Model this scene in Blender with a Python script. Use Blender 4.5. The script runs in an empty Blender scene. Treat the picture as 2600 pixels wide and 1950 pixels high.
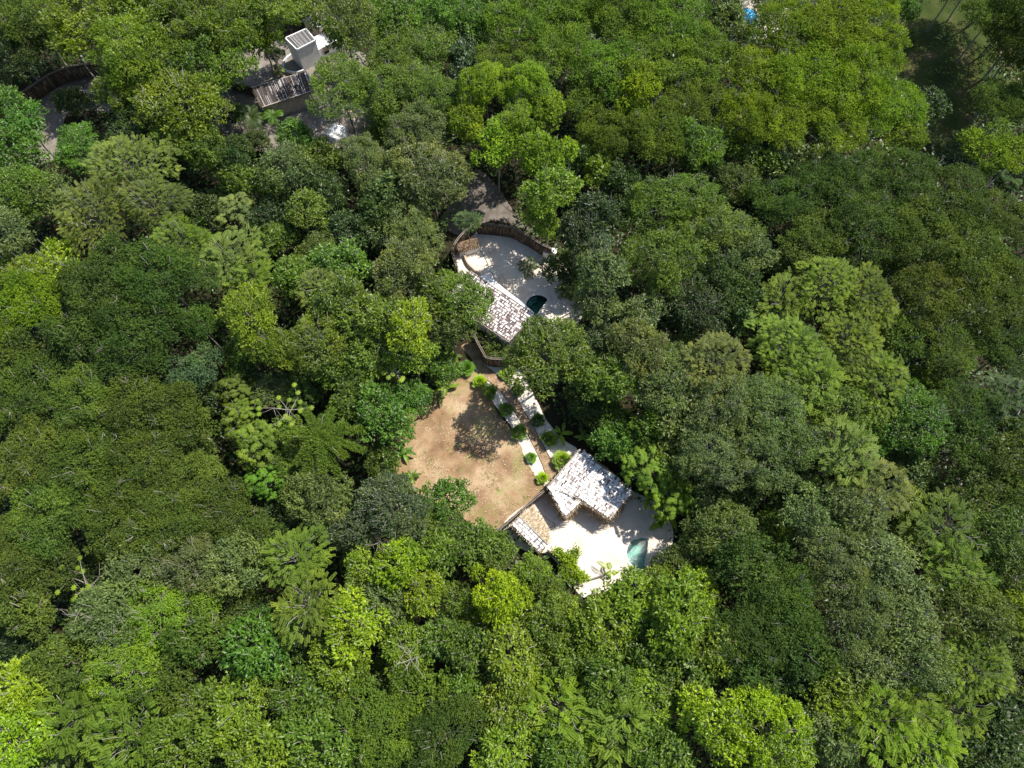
import bpy, math
import numpy as np
R_ = math.radians
# ------------------------------------------------------------------ camera, light, exposure
FPX, HCAM, TILT = 1770.0, 95.0, math.atan(725/1770.0)
SC = bpy.context.scene
COL = SC.collection
cd = bpy.data.cameras.new('camera'); cam = bpy.data.objects.new('camera', cd); COL.objects.link(cam)
cam.location = (0, 0, HCAM); cam.rotation_euler = (TILT, 0, 0)
cd.sensor_width = 36; cd.lens = 36*FPX/2600; cd.clip_end = 3000; cd.clip_start = 1
SC.camera = cam
SUN_AZ, SUN_EL = R_(33), R_(56)          # azimuth measured from +X towards +Y
w = bpy.data.worlds.new('World'); SC.world = w; w.use_nodes = True
nt = w.node_tree; sky = nt.nodes.new('ShaderNodeTexSky'); sky.sky_type = 'NISHITA'; sky.sun_disc = False
sky.sun_elevation = SUN_EL; sky.sun_rotation = math.pi/2 - SUN_AZ
nt.links.new(sky.outputs[0], nt.nodes['Background'].inputs[0]); nt.nodes['Background'].inputs[1].default_value = 0.11
sd = bpy.data.lights.new('sun', 'SUN'); sun = bpy.data.objects.new('sun', sd); COL.objects.link(sun)
sd.energy = 4.6; sd.angle = R_(0.53); sd.color = (1, 0.95, 0.86)
sun.rotation_euler = (math.pi/2 - SUN_EL, 0, SUN_AZ + math.pi/2)
SC.view_settings.view_transform = 'Standard'; SC.view_settings.look = 'None'
SC.view_settings.gamma = 1; SC.view_settings.exposure = 0.74
SC.cycles.max_bounces = 6; SC.cycles.transparent_max_bounces = 12

# ------------------------------------------------------------------ pixel <-> world
ST, CT = math.sin(TILT), math.cos(TILT)
def at(px, py, z=0.0):
    """ray through photo pixel (2600x1950) met with the level z"""
    a, b = (px-1300)/FPX, (py-975)/FPX
    v = np.array([a, ST-b*CT, -CT-b*ST]); t = (z-HCAM)/v[2]
    return np.array([v[0]*t, v[1]*t, z])
def proj(p):
    p = np.asarray(p, float); x, y, z = p[..., 0], p[..., 1], p[..., 2]-HCAM
    D = y*ST - z*CT; U = y*CT + z*ST
    return np.stack([1300+FPX*x/D, 975-FPX*U/D], -1)
def mpp(px, py, z=0.0):                    # metres per photo pixel (sideways) at that spot
    return float(np.linalg.norm(at(px+1, py, z)-at(px, py, z)))
VS = 2600/2212.0
def z2(x, y): return (980+x/3.19, 860+y/3.19)         # three enlarged views of the photo used for measuring
def z3(x, y): return (1260+x/3.95, 1120+y/3.95)
def z1(x, y): return (1100+x/3.95, 540+y/3.95)
def z4(x, y): return (500+x/4.366, 40+y/4.366)
def z5(x, y): return (x/4.6075, 120+y/4.6075)
def z6(x, y): return (2180+x/4.148, y/4.148)
def inside(P, poly):
    P = np.asarray(P, float).reshape(-1, 2); poly = np.asarray(poly, float)
    c = np.zeros(len(P), bool); n = len(poly)
    for i in range(n):
        x0, y0 = poly[i]; x1, y1 = poly[(i+1) % n]
        if y0 == y1: continue
        m = ((y0 > P[:, 1]) != (y1 > P[:, 1])) & (P[:, 0] < (x1-x0)*(P[:, 1]-y0)/(y1-y0)+x0)
        c ^= m
    return c

# ------------------------------------------------------------------ materials
def mat(name): m = bpy.data.materials.new(name); m.use_nodes = True; return m, m.node_tree.nodes, m.node_tree.links
def noise(N, L, scale, detail=4, coord='Object', rough=.6):
    tc = N.new('ShaderNodeTexCoord'); n = N.new('ShaderNodeTexNoise'); L.new(tc.outputs[coord], n.inputs['Vector'])
    n.inputs['Scale'].default_value = scale; n.inputs['Detail'].default_value = detail; n.inputs['Roughness'].default_value = rough
    return n
def ramp(N, L, src, stops):
    r = N.new('ShaderNodeValToRGB'); L.new(src, r.inputs[0]); e = r.color_ramp.elements
    while len(e) < len(stops): e.new(.5)
    for k, (p, c) in zip(e, stops): k.position = p; k.color = (*c, 1)
    return r
def mixc(N, L, a, b, f, mode='MIX'):
    m = N.new('ShaderNodeMix'); m.data_type = 'RGBA'; m.blend_type = mode
    for i, v in ((6, a), (7, b)):
        if isinstance(v, tuple): m.inputs[i].default_value = (*v, 1)
        else: L.new(v, m.inputs[i])
    if isinstance(f, float): m.inputs[0].default_value = f
    else: L.new(f, m.inputs[0])
    return m.outputs[2]
def attr(N, name): a = N.new('ShaderNodeAttribute'); a.attribute_name = name; return a
def bump(N, L, h, s, d=.05):
    b = N.new('ShaderNodeBump'); L.new(h, b.inputs['Height']); b.inputs['Strength'].default_value = s; b.inputs['Distance'].default_value = d
    return b.outputs[0]
def noisy(name, stops, scale, rough=.9, b=0.0, detail=6, second=None):
    m, N, L = mat(name); n = noise(N, L, scale, detail); c = ramp(N, L, n.outputs[0], stops).outputs[0]
    if second:
        n2 = noise(N, L, second[0], 5); c = mixc(N, L, c, ramp(N, L, n2.outputs[0], second[1]).outputs[0], 1.0, 'MULTIPLY')
    p = N['Principled BSDF']; L.new(c, p.inputs['Base Color']); p.inputs['Roughness'].default_value = rough; p.inputs['Specular IOR Level'].default_value = .5 if rough < .8 else .12
    if b:
        n3 = noise(N, L, scale*6, 4); L.new(bump(N, L, n3.outputs[0], b), p.inputs['Normal'])
    return m
def leaf_material(name, rough=.42, spec=.45, new=(1.5, 1.35, .85), trans=.34):
    """colour comes from each plant's own object colour, varied leaf by leaf; leaves let some light through"""
    m, N, L = mat(name); p = N['Principled BSDF']; out = N['Material Output']
    oi = N.new('ShaderNodeObjectInfo'); t = attr(N, 'tint')
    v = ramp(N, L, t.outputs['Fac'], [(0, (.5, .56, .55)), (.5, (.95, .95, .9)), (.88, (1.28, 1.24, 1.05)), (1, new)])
    c = mixc(N, L, oi.outputs['Color'], v.outputs[0], 1.0, 'MULTIPLY')
    n = noise(N, L, .22, 3)
    v2 = ramp(N, L, n.outputs[0], [(.3, (.78, .86, 1.0)), (.5, (1, 1, 1)), (.72, (1.18, 1.12, .85))])
    c = mixc(N, L, c, v2.outputs[0], 1.0, 'MULTIPLY')
    L.new(c, p.inputs['Base Color']); p.inputs['Roughness'].default_value = rough
    p.inputs['Specular IOR Level'].default_value = spec
    tr = N.new('ShaderNodeBsdfTranslucent'); tc = mixc(N, L, c, (1.1, 1.35, .5), 1.0, 'MULTIPLY'); L.new(tc, tr.inputs[0])
    ms = N.new('ShaderNodeMixShader'); ms.inputs[0].default_value = trans
    L.new(p.outputs[0], ms.inputs[1]); L.new(tr.outputs[0], ms.inputs[2]); L.new(ms.outputs[0], out.inputs[0])
    return m
def tinted(name, stops, rough=.85):
    m, N, L = mat(name); p = N['Principled BSDF']; t = attr(N, 'tint')
    c = ramp(N, L, t.outputs['Fac'], stops).outputs[0]
    n = noise(N, L, 3.0, 5); c = mixc(N, L, c, ramp(N, L, n.outputs[0], [(.3, (.72, .72, .72)), (.7, (1.1, 1.08, 1.05))]).outputs[0], 1.0, 'MULTIPLY')
    L.new(c, p.inputs['Base Color']); p.inputs['Roughness'].default_value = rough
    return m
M = {}
M['leaf'] = leaf_material('leaf')
M['leaf_matt'] = leaf_material('leaf_matt', .65, .18)
M['leaf_gloss'] = leaf_material('leaf_gloss', .46, .4, (1.5, 1.4, 1.0))
M['bark'] = noisy('bark', [(.3, (.15, .13, .11)), (.7, (.36, .33, .28))], 1.3)
M['pale_bark'] = noisy('pale_bark', [(.3, (.28, .24, .20)), (.7, (.55, .50, .44))], 2)
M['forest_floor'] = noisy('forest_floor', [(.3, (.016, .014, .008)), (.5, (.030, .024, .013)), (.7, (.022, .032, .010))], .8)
M['sand'] = noisy('sand', [(.25, (.58, .50, .41)), (.5, (.72, .65, .55)), (.75, (.80, .73, .64))], .5, .95, .25,
                  second=(2.2, [(.35, (.80, .77, .74)), (.55, (1, 1, 1))]))
M['court_sand'] = noisy('court_sand', [(.3, (.52, .43, .34)), (.5, (.68, .60, .51)), (.75, (.76, .69, .61))], .35, .95, .25,
                        second=(1.7, [(.28, (.80, .74, .68)), (.46, (1, 1, 1))]))
M['shade_sand'] = noisy('shade_sand', [(.3, (.14, .12, .10)), (.7, (.27, .24, .205))], .6, .95, .3)  # pale sand with the courtyards' shade put into its colour
M['path'] = noisy('path', [(.3, (.22, .145, .085)), (.5, (.34, .235, .145)), (.7, (.46, .34, .23))], 1.1, .95, .4,
                  second=(7, [(.3, (.6, .57, .52)), (.55, (1, 1, 1))]))
M['grey_floor'] = noisy('grey_floor', [(.3, (.09, .075, .062)), (.7, (.19, .165, .14))], .9, .95, .4)
def yard_material():
    m, N, L = mat('bare_earth'); p = N['Principled BSDF']
    n1 = noise(N, L, .16, 6, rough=.62)
    c = ramp(N, L, n1.outputs[0], [(.34, (.15, .088, .045)), (.45, (.27, .165, .09)), (.54, (.36, .25, .145)), (.66, (.50, .37, .24))]).outputs[0]
    n2 = noise(N, L, .30, 8, rough=.7); n2.inputs['Distortion'].default_value = .8
    g = ramp(N, L, n2.outputs[0], [(.50, (0, 0, 0)), (.64, (.6, .6, .6))]).outputs[0]
    n3 = noise(N, L, 5, 6, rough=.75)
    gcol = ramp(N, L, n3.outputs[0], [(.3, (.14, .16, .035)), (.7, (.30, .32, .10))]).outputs[0]
    c = mixc(N, L, c, gcol, g)
    n4 = noise(N, L, 9, 4, rough=.8); c = mixc(N, L, c, ramp(N, L, n4.outputs[0], [(.33, (.55, .5, .46)), (.5, (1, 1, 1)), (.7, (1.15, 1.15, 1.15))]).outputs[0], 1.0, 'MULTIPLY')
    L.new(c, p.inputs['Base Color']); p.inputs['Roughness'].default_value = .97
    L.new(bump(N, L, n4.outputs[0], .5, .06), p.inputs['Normal'])
    return m
M['earth'] = yard_material()
M['lawn'] = noisy('lawn', [(.3, (.022, .034, .008)), (.47, (.040, .060, .012)), (.58, (.07, .075, .022)), (.70, (.14, .10, .055))], .16, .95, .5, 8,
                  second=(3.5, [(.3, (.55, .58, .5)), (.6, (1.1, 1.1, 1.1))]))
M['thatch'] = tinted('thatch', [(0, (.10, .062, .038)), (.5, (.25, .165, .10)), (.85, (.42, .31, .20)), (1, (.66, .55, .42))])
M['dark_thatch'] = tinted('dark_thatch', [(0, (.045, .030, .020)), (.6, (.13, .085, .055)), (1, (.34, .25, .18))])
M['straw'] = tinted('straw', [(0, (.28, .20, .12)), (.5, (.52, .42, .28)), (1, (.80, .70, .55))])
M['white_tile'] = tinted('white_tile', [(0, (.20, .155, .145)), (.10, (.50, .43, .41)), (.2, (.74, .71, .70)), (.5, (.84, .82, .81)), (1, (.88, .87, .86))], .55)
M['mixed_tile'] = tinted('mixed_tile', [(0, (.13, .09, .09)), (.30, (.36, .28, .27)), (.42, (.70, .66, .66)), (1, (.86, .85, .86))], .5)
M['cane'] = tinted('cane', [(0, (.025, .018, .018)), (.6, (.085, .060, .055)), (.85, (.26, .21, .20)), (1, (.70, .67, .66))], .6)
M['white_cane'] = tinted('white_cane', [(0, (.06, .055, .055)), (.5, (.26, .25, .25)), (1, (.55, .55, .56))], .6)
M['under_roof'] = noisy('under_roof', [(.3, (.06, .045, .04)), (.7, (.15, .115, .10))], 2)
M['white_wall'] = noisy('white_wall', [(.35, (.66, .65, .64)), (.7, (.80, .79, .78))], .5, .8, second=(1.6, [(.28, (.8, .8, .8)), (.5, (1, 1, 1))]))
M['tan_wall'] = noisy('tan_wall', [(.3, (.42, .32, .24)), (.7, (.60, .48, .37))], 1.2, .9)
M['wood'] = noisy('wood', [(.3, (.07, .045, .03)), (.7, (.18, .12, .08))], 3)
M['dark'] = noisy('dark_wood', [(.3, (.025, .022, .022)), (.7, (.06, .05, .045))], 3)
M['coping'] = noisy('coping', [(.3, (.60, .54, .47)), (.7, (.76, .71, .65))], 1.5, .8)
M['white_stone'] = noisy('white_stone', [(.3, (.55, .55, .56)), (.7, (.80, .80, .80))], 1.2, .6, .6)
M['stone'] = noisy('stone', [(.3, (.25, .21, .17)), (.7, (.55, .50, .43))], 1.2, .85, .6)
M['hose'] = noisy('hose', [(.45, (.02, .05, .06)), (.6, (.10, .38, .40))], .7, .4)
M['basin'] = noisy('basin', [(.3, (.16, .30, .27)), (.7, (.34, .47, .43))], 1.2, .5)
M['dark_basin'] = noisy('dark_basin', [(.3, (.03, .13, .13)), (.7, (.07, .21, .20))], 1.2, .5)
M['blue_basin'] = noisy('blue_basin', [(.3, (.01, .22, .42)), (.7, (.04, .38, .60))], 1.2, .5)
def water(name, tint, ripple, scale):
    m, N, L = mat(name); out = N['Material Output']; N.remove(N['Principled BSDF'])
    t = N.new('ShaderNodeBsdfTransparent'); t.inputs[0].default_value = (*tint, 1)
    g = N.new('ShaderNodeBsdfGlossy'); g.inputs['Roughness'].default_value = .10
    n = noise(N, L, scale, 4); bn = bump(N, L, n.outputs[0], ripple, .11); L.new(bn, g.inputs['Normal'])
    f = N.new('ShaderNodeFresnel'); f.inputs[0].default_value = 1.33; L.new(bn, f.inputs['Normal'])
    a = N.new('ShaderNodeMath'); a.operation = 'ADD'; L.new(f.outputs[0], a.inputs[0]); a.inputs[1].default_value = .02
    ms = N.new('ShaderNodeMixShader'); L.new(a.outputs[0], ms.inputs[0]); L.new(t.outputs[0], ms.inputs[1]); L.new(g.outputs[0], ms.inputs[2])
    L.new(ms.outputs[0], out.inputs[0]); return m
M['water'] = water('water', (.66, .86, .83), 1.0, 3.2)
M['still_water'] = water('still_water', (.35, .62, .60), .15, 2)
M['blue_water'] = water('blue_water', (.25, .80, .95), .7, 4)

# ------------------------------------------------------------------ mesh helpers
class MB:
    def __init__(s): s.v = []; s.f = []; s.t = []; s.n = 0
    def add(s, V, F, t=.5):
        V = np.asarray(V, float).reshape(-1, 3); F = np.asarray(F, int)
        s.v.append(V); s.f.append(F+s.n); s.n += len(V)
        s.t.append(np.full(len(F), t) if np.isscalar(t) else np.asarray(t, float))
    def box(s, c, half, ux=(1, 0, 0), uy=(0, 1, 0), uz=(0, 0, 1), t=.5):
        c = np.asarray(c, float); a, b, d = [np.asarray(k, float)*h for k, h in zip((ux, uy, uz), half)]
        V = [c+i*a+j*b+k*d for k in (-1, 1) for j in (-1, 1) for i in (-1, 1)]
        s.add(V, [(0, 2, 3, 1), (4, 5, 7, 6), (0, 1, 5, 4), (2, 6, 7, 3), (0, 4, 6, 2), (1, 3, 7, 5)], t)
    def tube(s, P, r, n=6, t=.5):
        P = np.asarray(P, float); r = np.broadcast_to(np.asarray(r, float), (len(P),))
        T = np.gradient(P, axis=0); T /= np.linalg.norm(T, axis=1)[:, None]+1e-9
        up = np.array([0, 0, 1.]) if abs(T[0, 2]) < .9 else np.array([1., 0, 0]); rings = []
        for p, d, q in zip(P, T, r):
            a = np.cross(d, up); a /= np.linalg.norm(a)+1e-9; b = np.cross(a, d); k = np.arange(n)*2*math.pi/n
            rings.append(p+q*(np.cos(k)[:, None]*a+np.sin(k)[:, None]*b))
        F = [(i*n+j, i*n+(j+1) % n, (i+1)*n+(j+1) % n, (i+1)*n+j) for i in range(len(P)-1) for j in range(n)]
        s.add(np.concatenate(rings), F, t)
        c = s.n; s.add([P[0], P[-1]], np.zeros((0, 4), int), np.zeros(0))
        m = (len(P)-1)*n; b0 = c-len(P)*n
        s.v.append(np.zeros((0, 3)))
        s.f.append(np.array([(c, b0+(j+1) % n, b0+j, b0+j) for j in range(n)]+[(c+1, b0+m+j, b0+m+(j+1) % n, b0+m+(j+1) % n) for j in range(n)]))
        s.t.append(np.full(2*n, t))
    def prism(s, poly, z0, z1, t=.5):
        """poly: xy points; z0, z1: numbers or one value per point"""
        n = len(poly); P = np.asarray(poly, float)[:, :2]
        if np.sum(P[:, 0]*np.roll(P[:, 1], -1)-np.roll(P[:, 0], -1)*P[:, 1]) < 0: P = P[::-1]; z0 = z0 if np.isscalar(z0) else z0[::-1]; z1 = z1 if np.isscalar(z1) else z1[::-1]
        a = np.column_stack([P, np.broadcast_to(z0, n)]); b = np.column_stack([P, np.broadcast_to(z1, n)])
        s.add(np.concatenate([a, b]), [(i, (i+1) % n, n+(i+1) % n, n+i) for i in range(n)], t)
        s.ng = getattr(s, 'ng', []); o = s.n-2*n
        s.ng.append([o+n+i for i in range(n)]); s.ng.append([o+n-1-i for i in range(n)])
    def build(s, name, m, parent=None, smooth=False):
        V = np.concatenate(s.v); F = np.concatenate([f for f in s.f if len(f)]) if any(len(f) for f in s.f) else np.zeros((0, 4), int)
        T = np.concatenate(s.t); ng = getattr(s, 'ng', [])
        tri = F[:, 2] == F[:, 3]
        me = bpy.data.meshes.new(name)
        lens = np.where(tri, 3, 4); keep = np.ones(F.shape, bool); keep[tri, 3] = False
        loops = np.concatenate([F[keep]]+[np.array(g) for g in ng]) if ng else F[keep]
        lens = np.concatenate([lens, [len(g) for g in ng]]).astype(int); T = np.concatenate([T, np.full(len(ng), .5)])
        me.vertices.add(len(V)); me.vertices.foreach_set('co', V.ravel().astype(np.float32))
        me.loops.add(len(loops)); me.loops.foreach_set('vertex_index', loops.astype(np.int32))
        me.polygons.add(len(lens)); me.polygons.foreach_set('loop_start', np.concatenate([[0], np.cumsum(lens)[:-1]]).astype(np.int32))
        me.polygons.foreach_set('loop_total', lens.astype(np.int32))
        a = me.attributes.new('tint', 'FLOAT', 'FACE'); a.data.foreach_set('value', np.clip(T, 0, 1).astype(np.float32))
        me.update(calc_edges=True); me.validate()
        me.polygons.foreach_set('use_smooth', np.full(len(me.polygons), bool(smooth)))
        me.materials.append(m)
        o = bpy.data.objects.new(name, me); COL.objects.link(o)
        if parent: o.parent = parent
        return o
def tag(o, label=None, cat=None, group=None, kind=None):
    for k, v in (('label', label), ('category', cat), ('group', group), ('kind', kind)):
        if v: o[k] = v
    return o
def empty(name, loc, label, cat, group=None, rz=0):
    o = bpy.data.objects.new(name, None); COL.objects.link(o); o.location = [float(k) for k in loc]; o.rotation_euler.z = rz
    o.empty_display_size = .3; return tag(o, label, cat, group)
def spline(P, n=8, closed=False):
    P = np.asarray(P, float); N = len(P); out = []
    rng = range(N) if closed else range(N-1)
    for i in rng:
        g = (lambda k: P[k % N]) if closed else (lambda k: P[min(max(k, 0), N-1)])
        a, b, c, d = g(i-1), g(i), g(i+1), g(i+2)
        for t in np.arange(n)/n: out.append(.5*((2*b)+(c-a)*t+(2*a-5*b+4*c-d)*t*t+(3*b-a-3*c+d)*t**3))
    if not closed: out.append(P[-1])
    return np.array(out)
def unit(v): return v/(np.linalg.norm(v, axis=-1, keepdims=True)+1e-9)
def blades(mb, pos, d, nrm, L, W, t, fold=0.0):
    """leaf-shaped four-cornered faces: pos (N,3) base, d axis, nrm face normal"""
    d = unit(d); s = unit(np.cross(d, nrm)); n = unit(np.cross(s, d)); L = np.reshape(L, (-1, 1)); W = np.reshape(W, (-1, 1))
    mid = pos+d*L*.45+n*L*fold
    V = np.stack([pos, mid-s*W*.5, pos+d*L, mid+s*W*.5], 1).reshape(-1, 3)
    mb.add(V, np.arange(len(pos)*4).reshape(-1, 4), t)
def sphere_pts(rg, n, zmin=-1.0):
    z = rg.uniform(zmin, 1, n); a = rg.uniform(0, 2*math.pi, n); r = np.sqrt(1-z*z)
    return np.column_stack([r*np.cos(a), r*np.sin(a), z])

# ------------------------------------------------------------------ tree crowns (origin at the crown's centre)
UP = np.array([0, 0, 1.0])
def lobes_for(rg, R, n, rl, thick, kind, ring=0.0, low=-.1):
    """centres of foliage clumps over an uneven dome"""
    i = np.arange(n)+.5; zz = 1-i/n*(1-low); a = i*2.399963+rg.uniform(0, 6); rr = np.sqrt(np.clip(1-zz*zz, 0, 1))
    ph = rg.uniform(0, 6.3, 4)
    k = 1+.22*np.sin(2*a+ph[0])+.17*np.sin(3*a+ph[1])+.13*np.sin(5*a+ph[2])
    rad = rl*rg.uniform(.75, 1.3, n)
    C = np.column_stack([np.cos(a)*rr*k*(R-rl*.7), np.sin(a)*rr*k*(R-rl*.7), zz*thick*R])
    C += rg.normal(0, 1, (n, 3))*(np.array([.07, .07, .06])*R if kind != 'feather' else np.array([.06*R, .06*R, .55]))
    q = np.percentile(np.hypot(C[:, 0], C[:, 1])+rad*.8, 90)/R; C[:, :2] /= q
    return C, rad
def fan(rg, mb, base, nrm, L, W, k, spread, t):
    """k leaves fanned round each outward direction"""
    n = len(base); B = np.repeat(base, k, 0); Nn = np.repeat(nrm, k, 0)
    d = unit(Nn*rg.uniform(.15, .7, (n*k, 1))+rg.normal(0, spread, (n*k, 3)))
    face = unit(Nn*.6+UP*.5+rg.normal(0, .35, (n*k, 3)))
    blades(mb, B+rg.normal(0, L*.25, (n*k, 3)), d, face, L*rg.uniform(.65, 1.3, n*k), W*rg.uniform(.7, 1.25, n*k), np.repeat(t, k)+rg.normal(0, .16, n*k), -.06)
def limb(rg, mb, a, b, r0, r1, sag=.1, n=5):
    t = np.linspace(0, 1, n+1)[:, None]; P = a+(b-a)*t; P += np.sin(t*math.pi)*UP*sag*np.linalg.norm(b-a)
    P[1:-1] += rg.normal(0, .05*np.linalg.norm(b-a), (n-1, 3)); mb.tube(P, np.linspace(r0, r1, n+1), 5)
def make_crown(kind, R, seed):
    rg = np.random.default_rng(seed); mb = MB(); tw = MB(); D = 1.15*R+1.5
    K = dict(feather=(.105, .36, .22, .30, .14, 3), broad=(.16, .55, .30, .38, .19, 5), puff=(.27, .62, .34, .30, .15, 4),
             palmate=(.20, .6, .30, .42, .15, 9), spray=(.17, .6, .3, .26, .10, 8), fine=(.13, .6, .26, .27, .12, 4), star=(.2, .5, .3, .3, .12, 8))[kind]
    rl, thick, _, L, W, k = K; rl = max(rl*R, .8) if kind != 'feather' else .72+.035*R; zsq = dict(feather=.62, puff=.95).get(kind, .72)
    nl = int(np.clip(dict(feather=2.5, broad=2.5, puff=1.9, palmate=2.5, spray=2.6, fine=2.6, star=2)[kind]*(R/rl)**2*.62, 9, 270))
    if kind == 'star':
        nb = 13; C = []; rad = []; A = []
        for b in range(nb):
            a = b*2.39996+rg.normal(0, .15); el = .05+.75*(b/nb)**1.5; ln = R*(1.0-.35*el)*rg.uniform(.85, 1.12)
            for q in np.linspace(.12, 1, 9):
                C.append([math.cos(a)*ln*q*math.cos(el), math.sin(a)*ln*q*math.cos(el), ln*q*math.sin(el)*.7+.35*R*(1-q)-.25*R*(1-el)*q*q]); A.append(a); rad.append(.12*R*(1.15-q*.6))
            limb(rg, tw, np.array([0, 0, 0.]), np.array(C[-1])*.95, .09, .02, .04)
        C = np.array(C); rad = np.array(rad); A = np.array(A)
        for c, r, a in zip(C, rad, A):
            n = 46; out = np.array([math.cos(a), math.sin(a), .1]); side = np.array([-math.sin(a), math.cos(a), 0])
            s = rg.choice([-1, 1], n)[:, None]; P = c+side*s*rg.uniform(.02, .75, (n, 1))*r+out*rg.normal(0, .5*r, (n, 1))+UP*rg.normal(0, .08, (n, 1))
            fan(rg, mb, P, unit(side*s*.7+out*.5+UP*.5), .42, .13, 3, .25, np.full(n, rg.uniform(.35, .75)))
    else:
        C, rad = lobes_for(rg, R, nl, rl, thick, kind, low=dict(feather=.0, puff=-.25).get(kind, -.2))
        tl = rg.uniform(.15, .8, nl)
        for c, r, t0 in zip(C, rad, tl):
            outw = unit(np.array([c[0], c[1], c[2]*.8+.25*R])); area = 2*math.pi*r*r*(.5+.5*zsq)
            dens = dict(feather=15, broad=8.5, puff=19, palmate=2.2, spray=3.4, fine=14)[kind]
            n = max(8, int(area*dens)); S = sphere_pts(rg, int(n*1.9)); S = S[(S@unit(outw+UP*.6)) > -.25][:n]
            ph = rg.uniform(0, 6, 3); bumpy = 1+.13*np.sin(S[:, 0]*5+ph[0])*np.sin(S[:, 1]*5+ph[1])+.08*np.sin(S[:, 2]*9+ph[2])
            rr = r*bumpy*(rg.uniform(.93, 1.04, len(S)) if kind == 'puff' else rg.uniform(.62, 1.12, len(S)))
            P = c+S*rr[:, None]*np.array([1, 1, zsq]); nr = unit(S/np.array([1, 1, zsq])+UP*.15)
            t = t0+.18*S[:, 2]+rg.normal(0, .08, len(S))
            if kind == 'palmate':
                n_ = len(P); ax = unit(nr*.5+UP*.9+rg.normal(0, .2, (n_, 3))); e1 = unit(np.cross(ax, [[.3, 1, .1]])); e2 = np.cross(ax, e1); ll = L*rg.uniform(.7, 1.25, n_)
                for q in range(k):
                    an = q*2*math.pi/k+rg.uniform(0, .3, n_); d = e1*np.cos(an)[:, None]+e2*np.sin(an)[:, None]-ax*.28
                    blades(mb, P, d, ax, ll, ll*.36, t+rg.normal(0, .05, n_), .03)
            elif kind == 'spray':
                n_ = len(P); ax = unit(unit(P-c*.8)*.9+rg.normal(0, .35, (n_, 3))+np.array([0, 0, .15])); ax[:, 2] *= .55; ax = unit(ax); ll = rg.uniform(.5, 1.1, n_)
                sd_ = unit(np.cross(ax, UP)); nn = unit(np.cross(sd_, ax))
                for q in range(k):
                    u = (q+1)/k; b = P+ax*(ll*u)[:, None]-UP*(.22*u*u*ll)[:, None]
                    for sg in (-1, 1): blades(mb, b, sd_*sg*.9+ax*.5-UP*.12, nn+rg.normal(0, .15, (n_, 3)), L*(1.15-.5*u), W, t+.1*u+rg.normal(0, .07, n_))
            else:
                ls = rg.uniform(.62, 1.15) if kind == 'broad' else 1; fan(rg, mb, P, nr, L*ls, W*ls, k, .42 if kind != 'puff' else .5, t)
            if rg.random() < (.3 if kind in ('feather', 'fine') else .85): limb(rg, tw, np.array([0, 0, -.25*R]), c+outw*r*(.1 if kind in ('feather', 'fine', 'spray') else .5), .03*R*.45+.03, .02, -.04)
            if rg.random() < dict(feather=.06, fine=.10, broad=.06).get(kind, 0):
                for _ in range(5):
                    q = c+unit(outw+rg.normal(0, .7, 3))*min(r, 1.2)*rg.uniform(.9, 1.35); tw.tube([c, (c+q)/2+rg.normal(0, .12, 3), q], [.035, .022, .008], 4)
        ns = int(R*R*6); S = sphere_pts(rg, ns, -.1)                                   # sparse inner leaves
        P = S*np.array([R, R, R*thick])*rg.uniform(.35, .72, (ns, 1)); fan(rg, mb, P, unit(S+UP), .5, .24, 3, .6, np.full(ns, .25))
    r0 = .016*R+.07                                                                  # trunk: from the ground (-D) to the fork
    P = np.array([[0, 0, -D], [0, 0, -D+.4], [.03*R, .02*R, -.62*D], [-.02*R, .03*R, -.3*D], [0, 0, -.1*R]]); tw.tube(P, [r0*1.7, r0*1.15, r0, r0*.8, r0*.45], 8)
    return mb, tw, D
KINDS = dict(feather=('leaf_matt', 'feathery_tree'), broad=('leaf', 'broadleaf_tree'), puff=('leaf_matt', 'puffy_tree'), palmate=('leaf_matt', 'umbrella_leaf_tree'),
             spray=('leaf_matt', 'frond_leaf_tree'), fine=('leaf_gloss', 'fine_leaf_tree'), star=('leaf_matt', 'star_branched_tree'))
PROTO = {}
def proto(kind, R, var):
    key = (kind, R, var)
    if key not in PROTO:
        mb, tw, D = make_crown(kind, R, hash_(kind)+int(R*10)+var*977)
        PROTO[key] = [mb, tw, D, None, None]
    return PROTO[key]
def hash_(s): return sum(ord(c)*(i+7) for i, c in enumerate(s))
SIZES = (3.2, 6.0, 9.5)
COLS = dict(olive=(.094, .138, .024), dark=(.066, .114, .022), green=(.118, .190, .022), sat=(.100, .205, .024), lime=(.230, .335, .014), yolive=(.150, .215, .014),
            pale=(.135, .205, .026), grey=(.135, .188, .056), blue=(.082, .130, .052), ygreen=(.175, .260, .020), deep=(.045, .085, .020), tan=(.140, .182, .044))
COLW = dict(olive='olive green', dark='dark green', green='mid green', sat='rich green', lime='bright lime green', yolive='yellowish olive', pale='pale yellow-green', grey='greyish green',
            blue='bluish dark green', ygreen='yellow-green', deep='deep shaded green', tan='pale buff-green')
KINDW = dict(feather='feathery tree', broad='broad-leaved tree', puff='puffy tree', palmate='umbrella-leaved tree', spray='frond-leaved tree', fine='fine-leaved tree', star='star-shaped tree')
TREES = []
rgT = np.random.default_rng(5)
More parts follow.
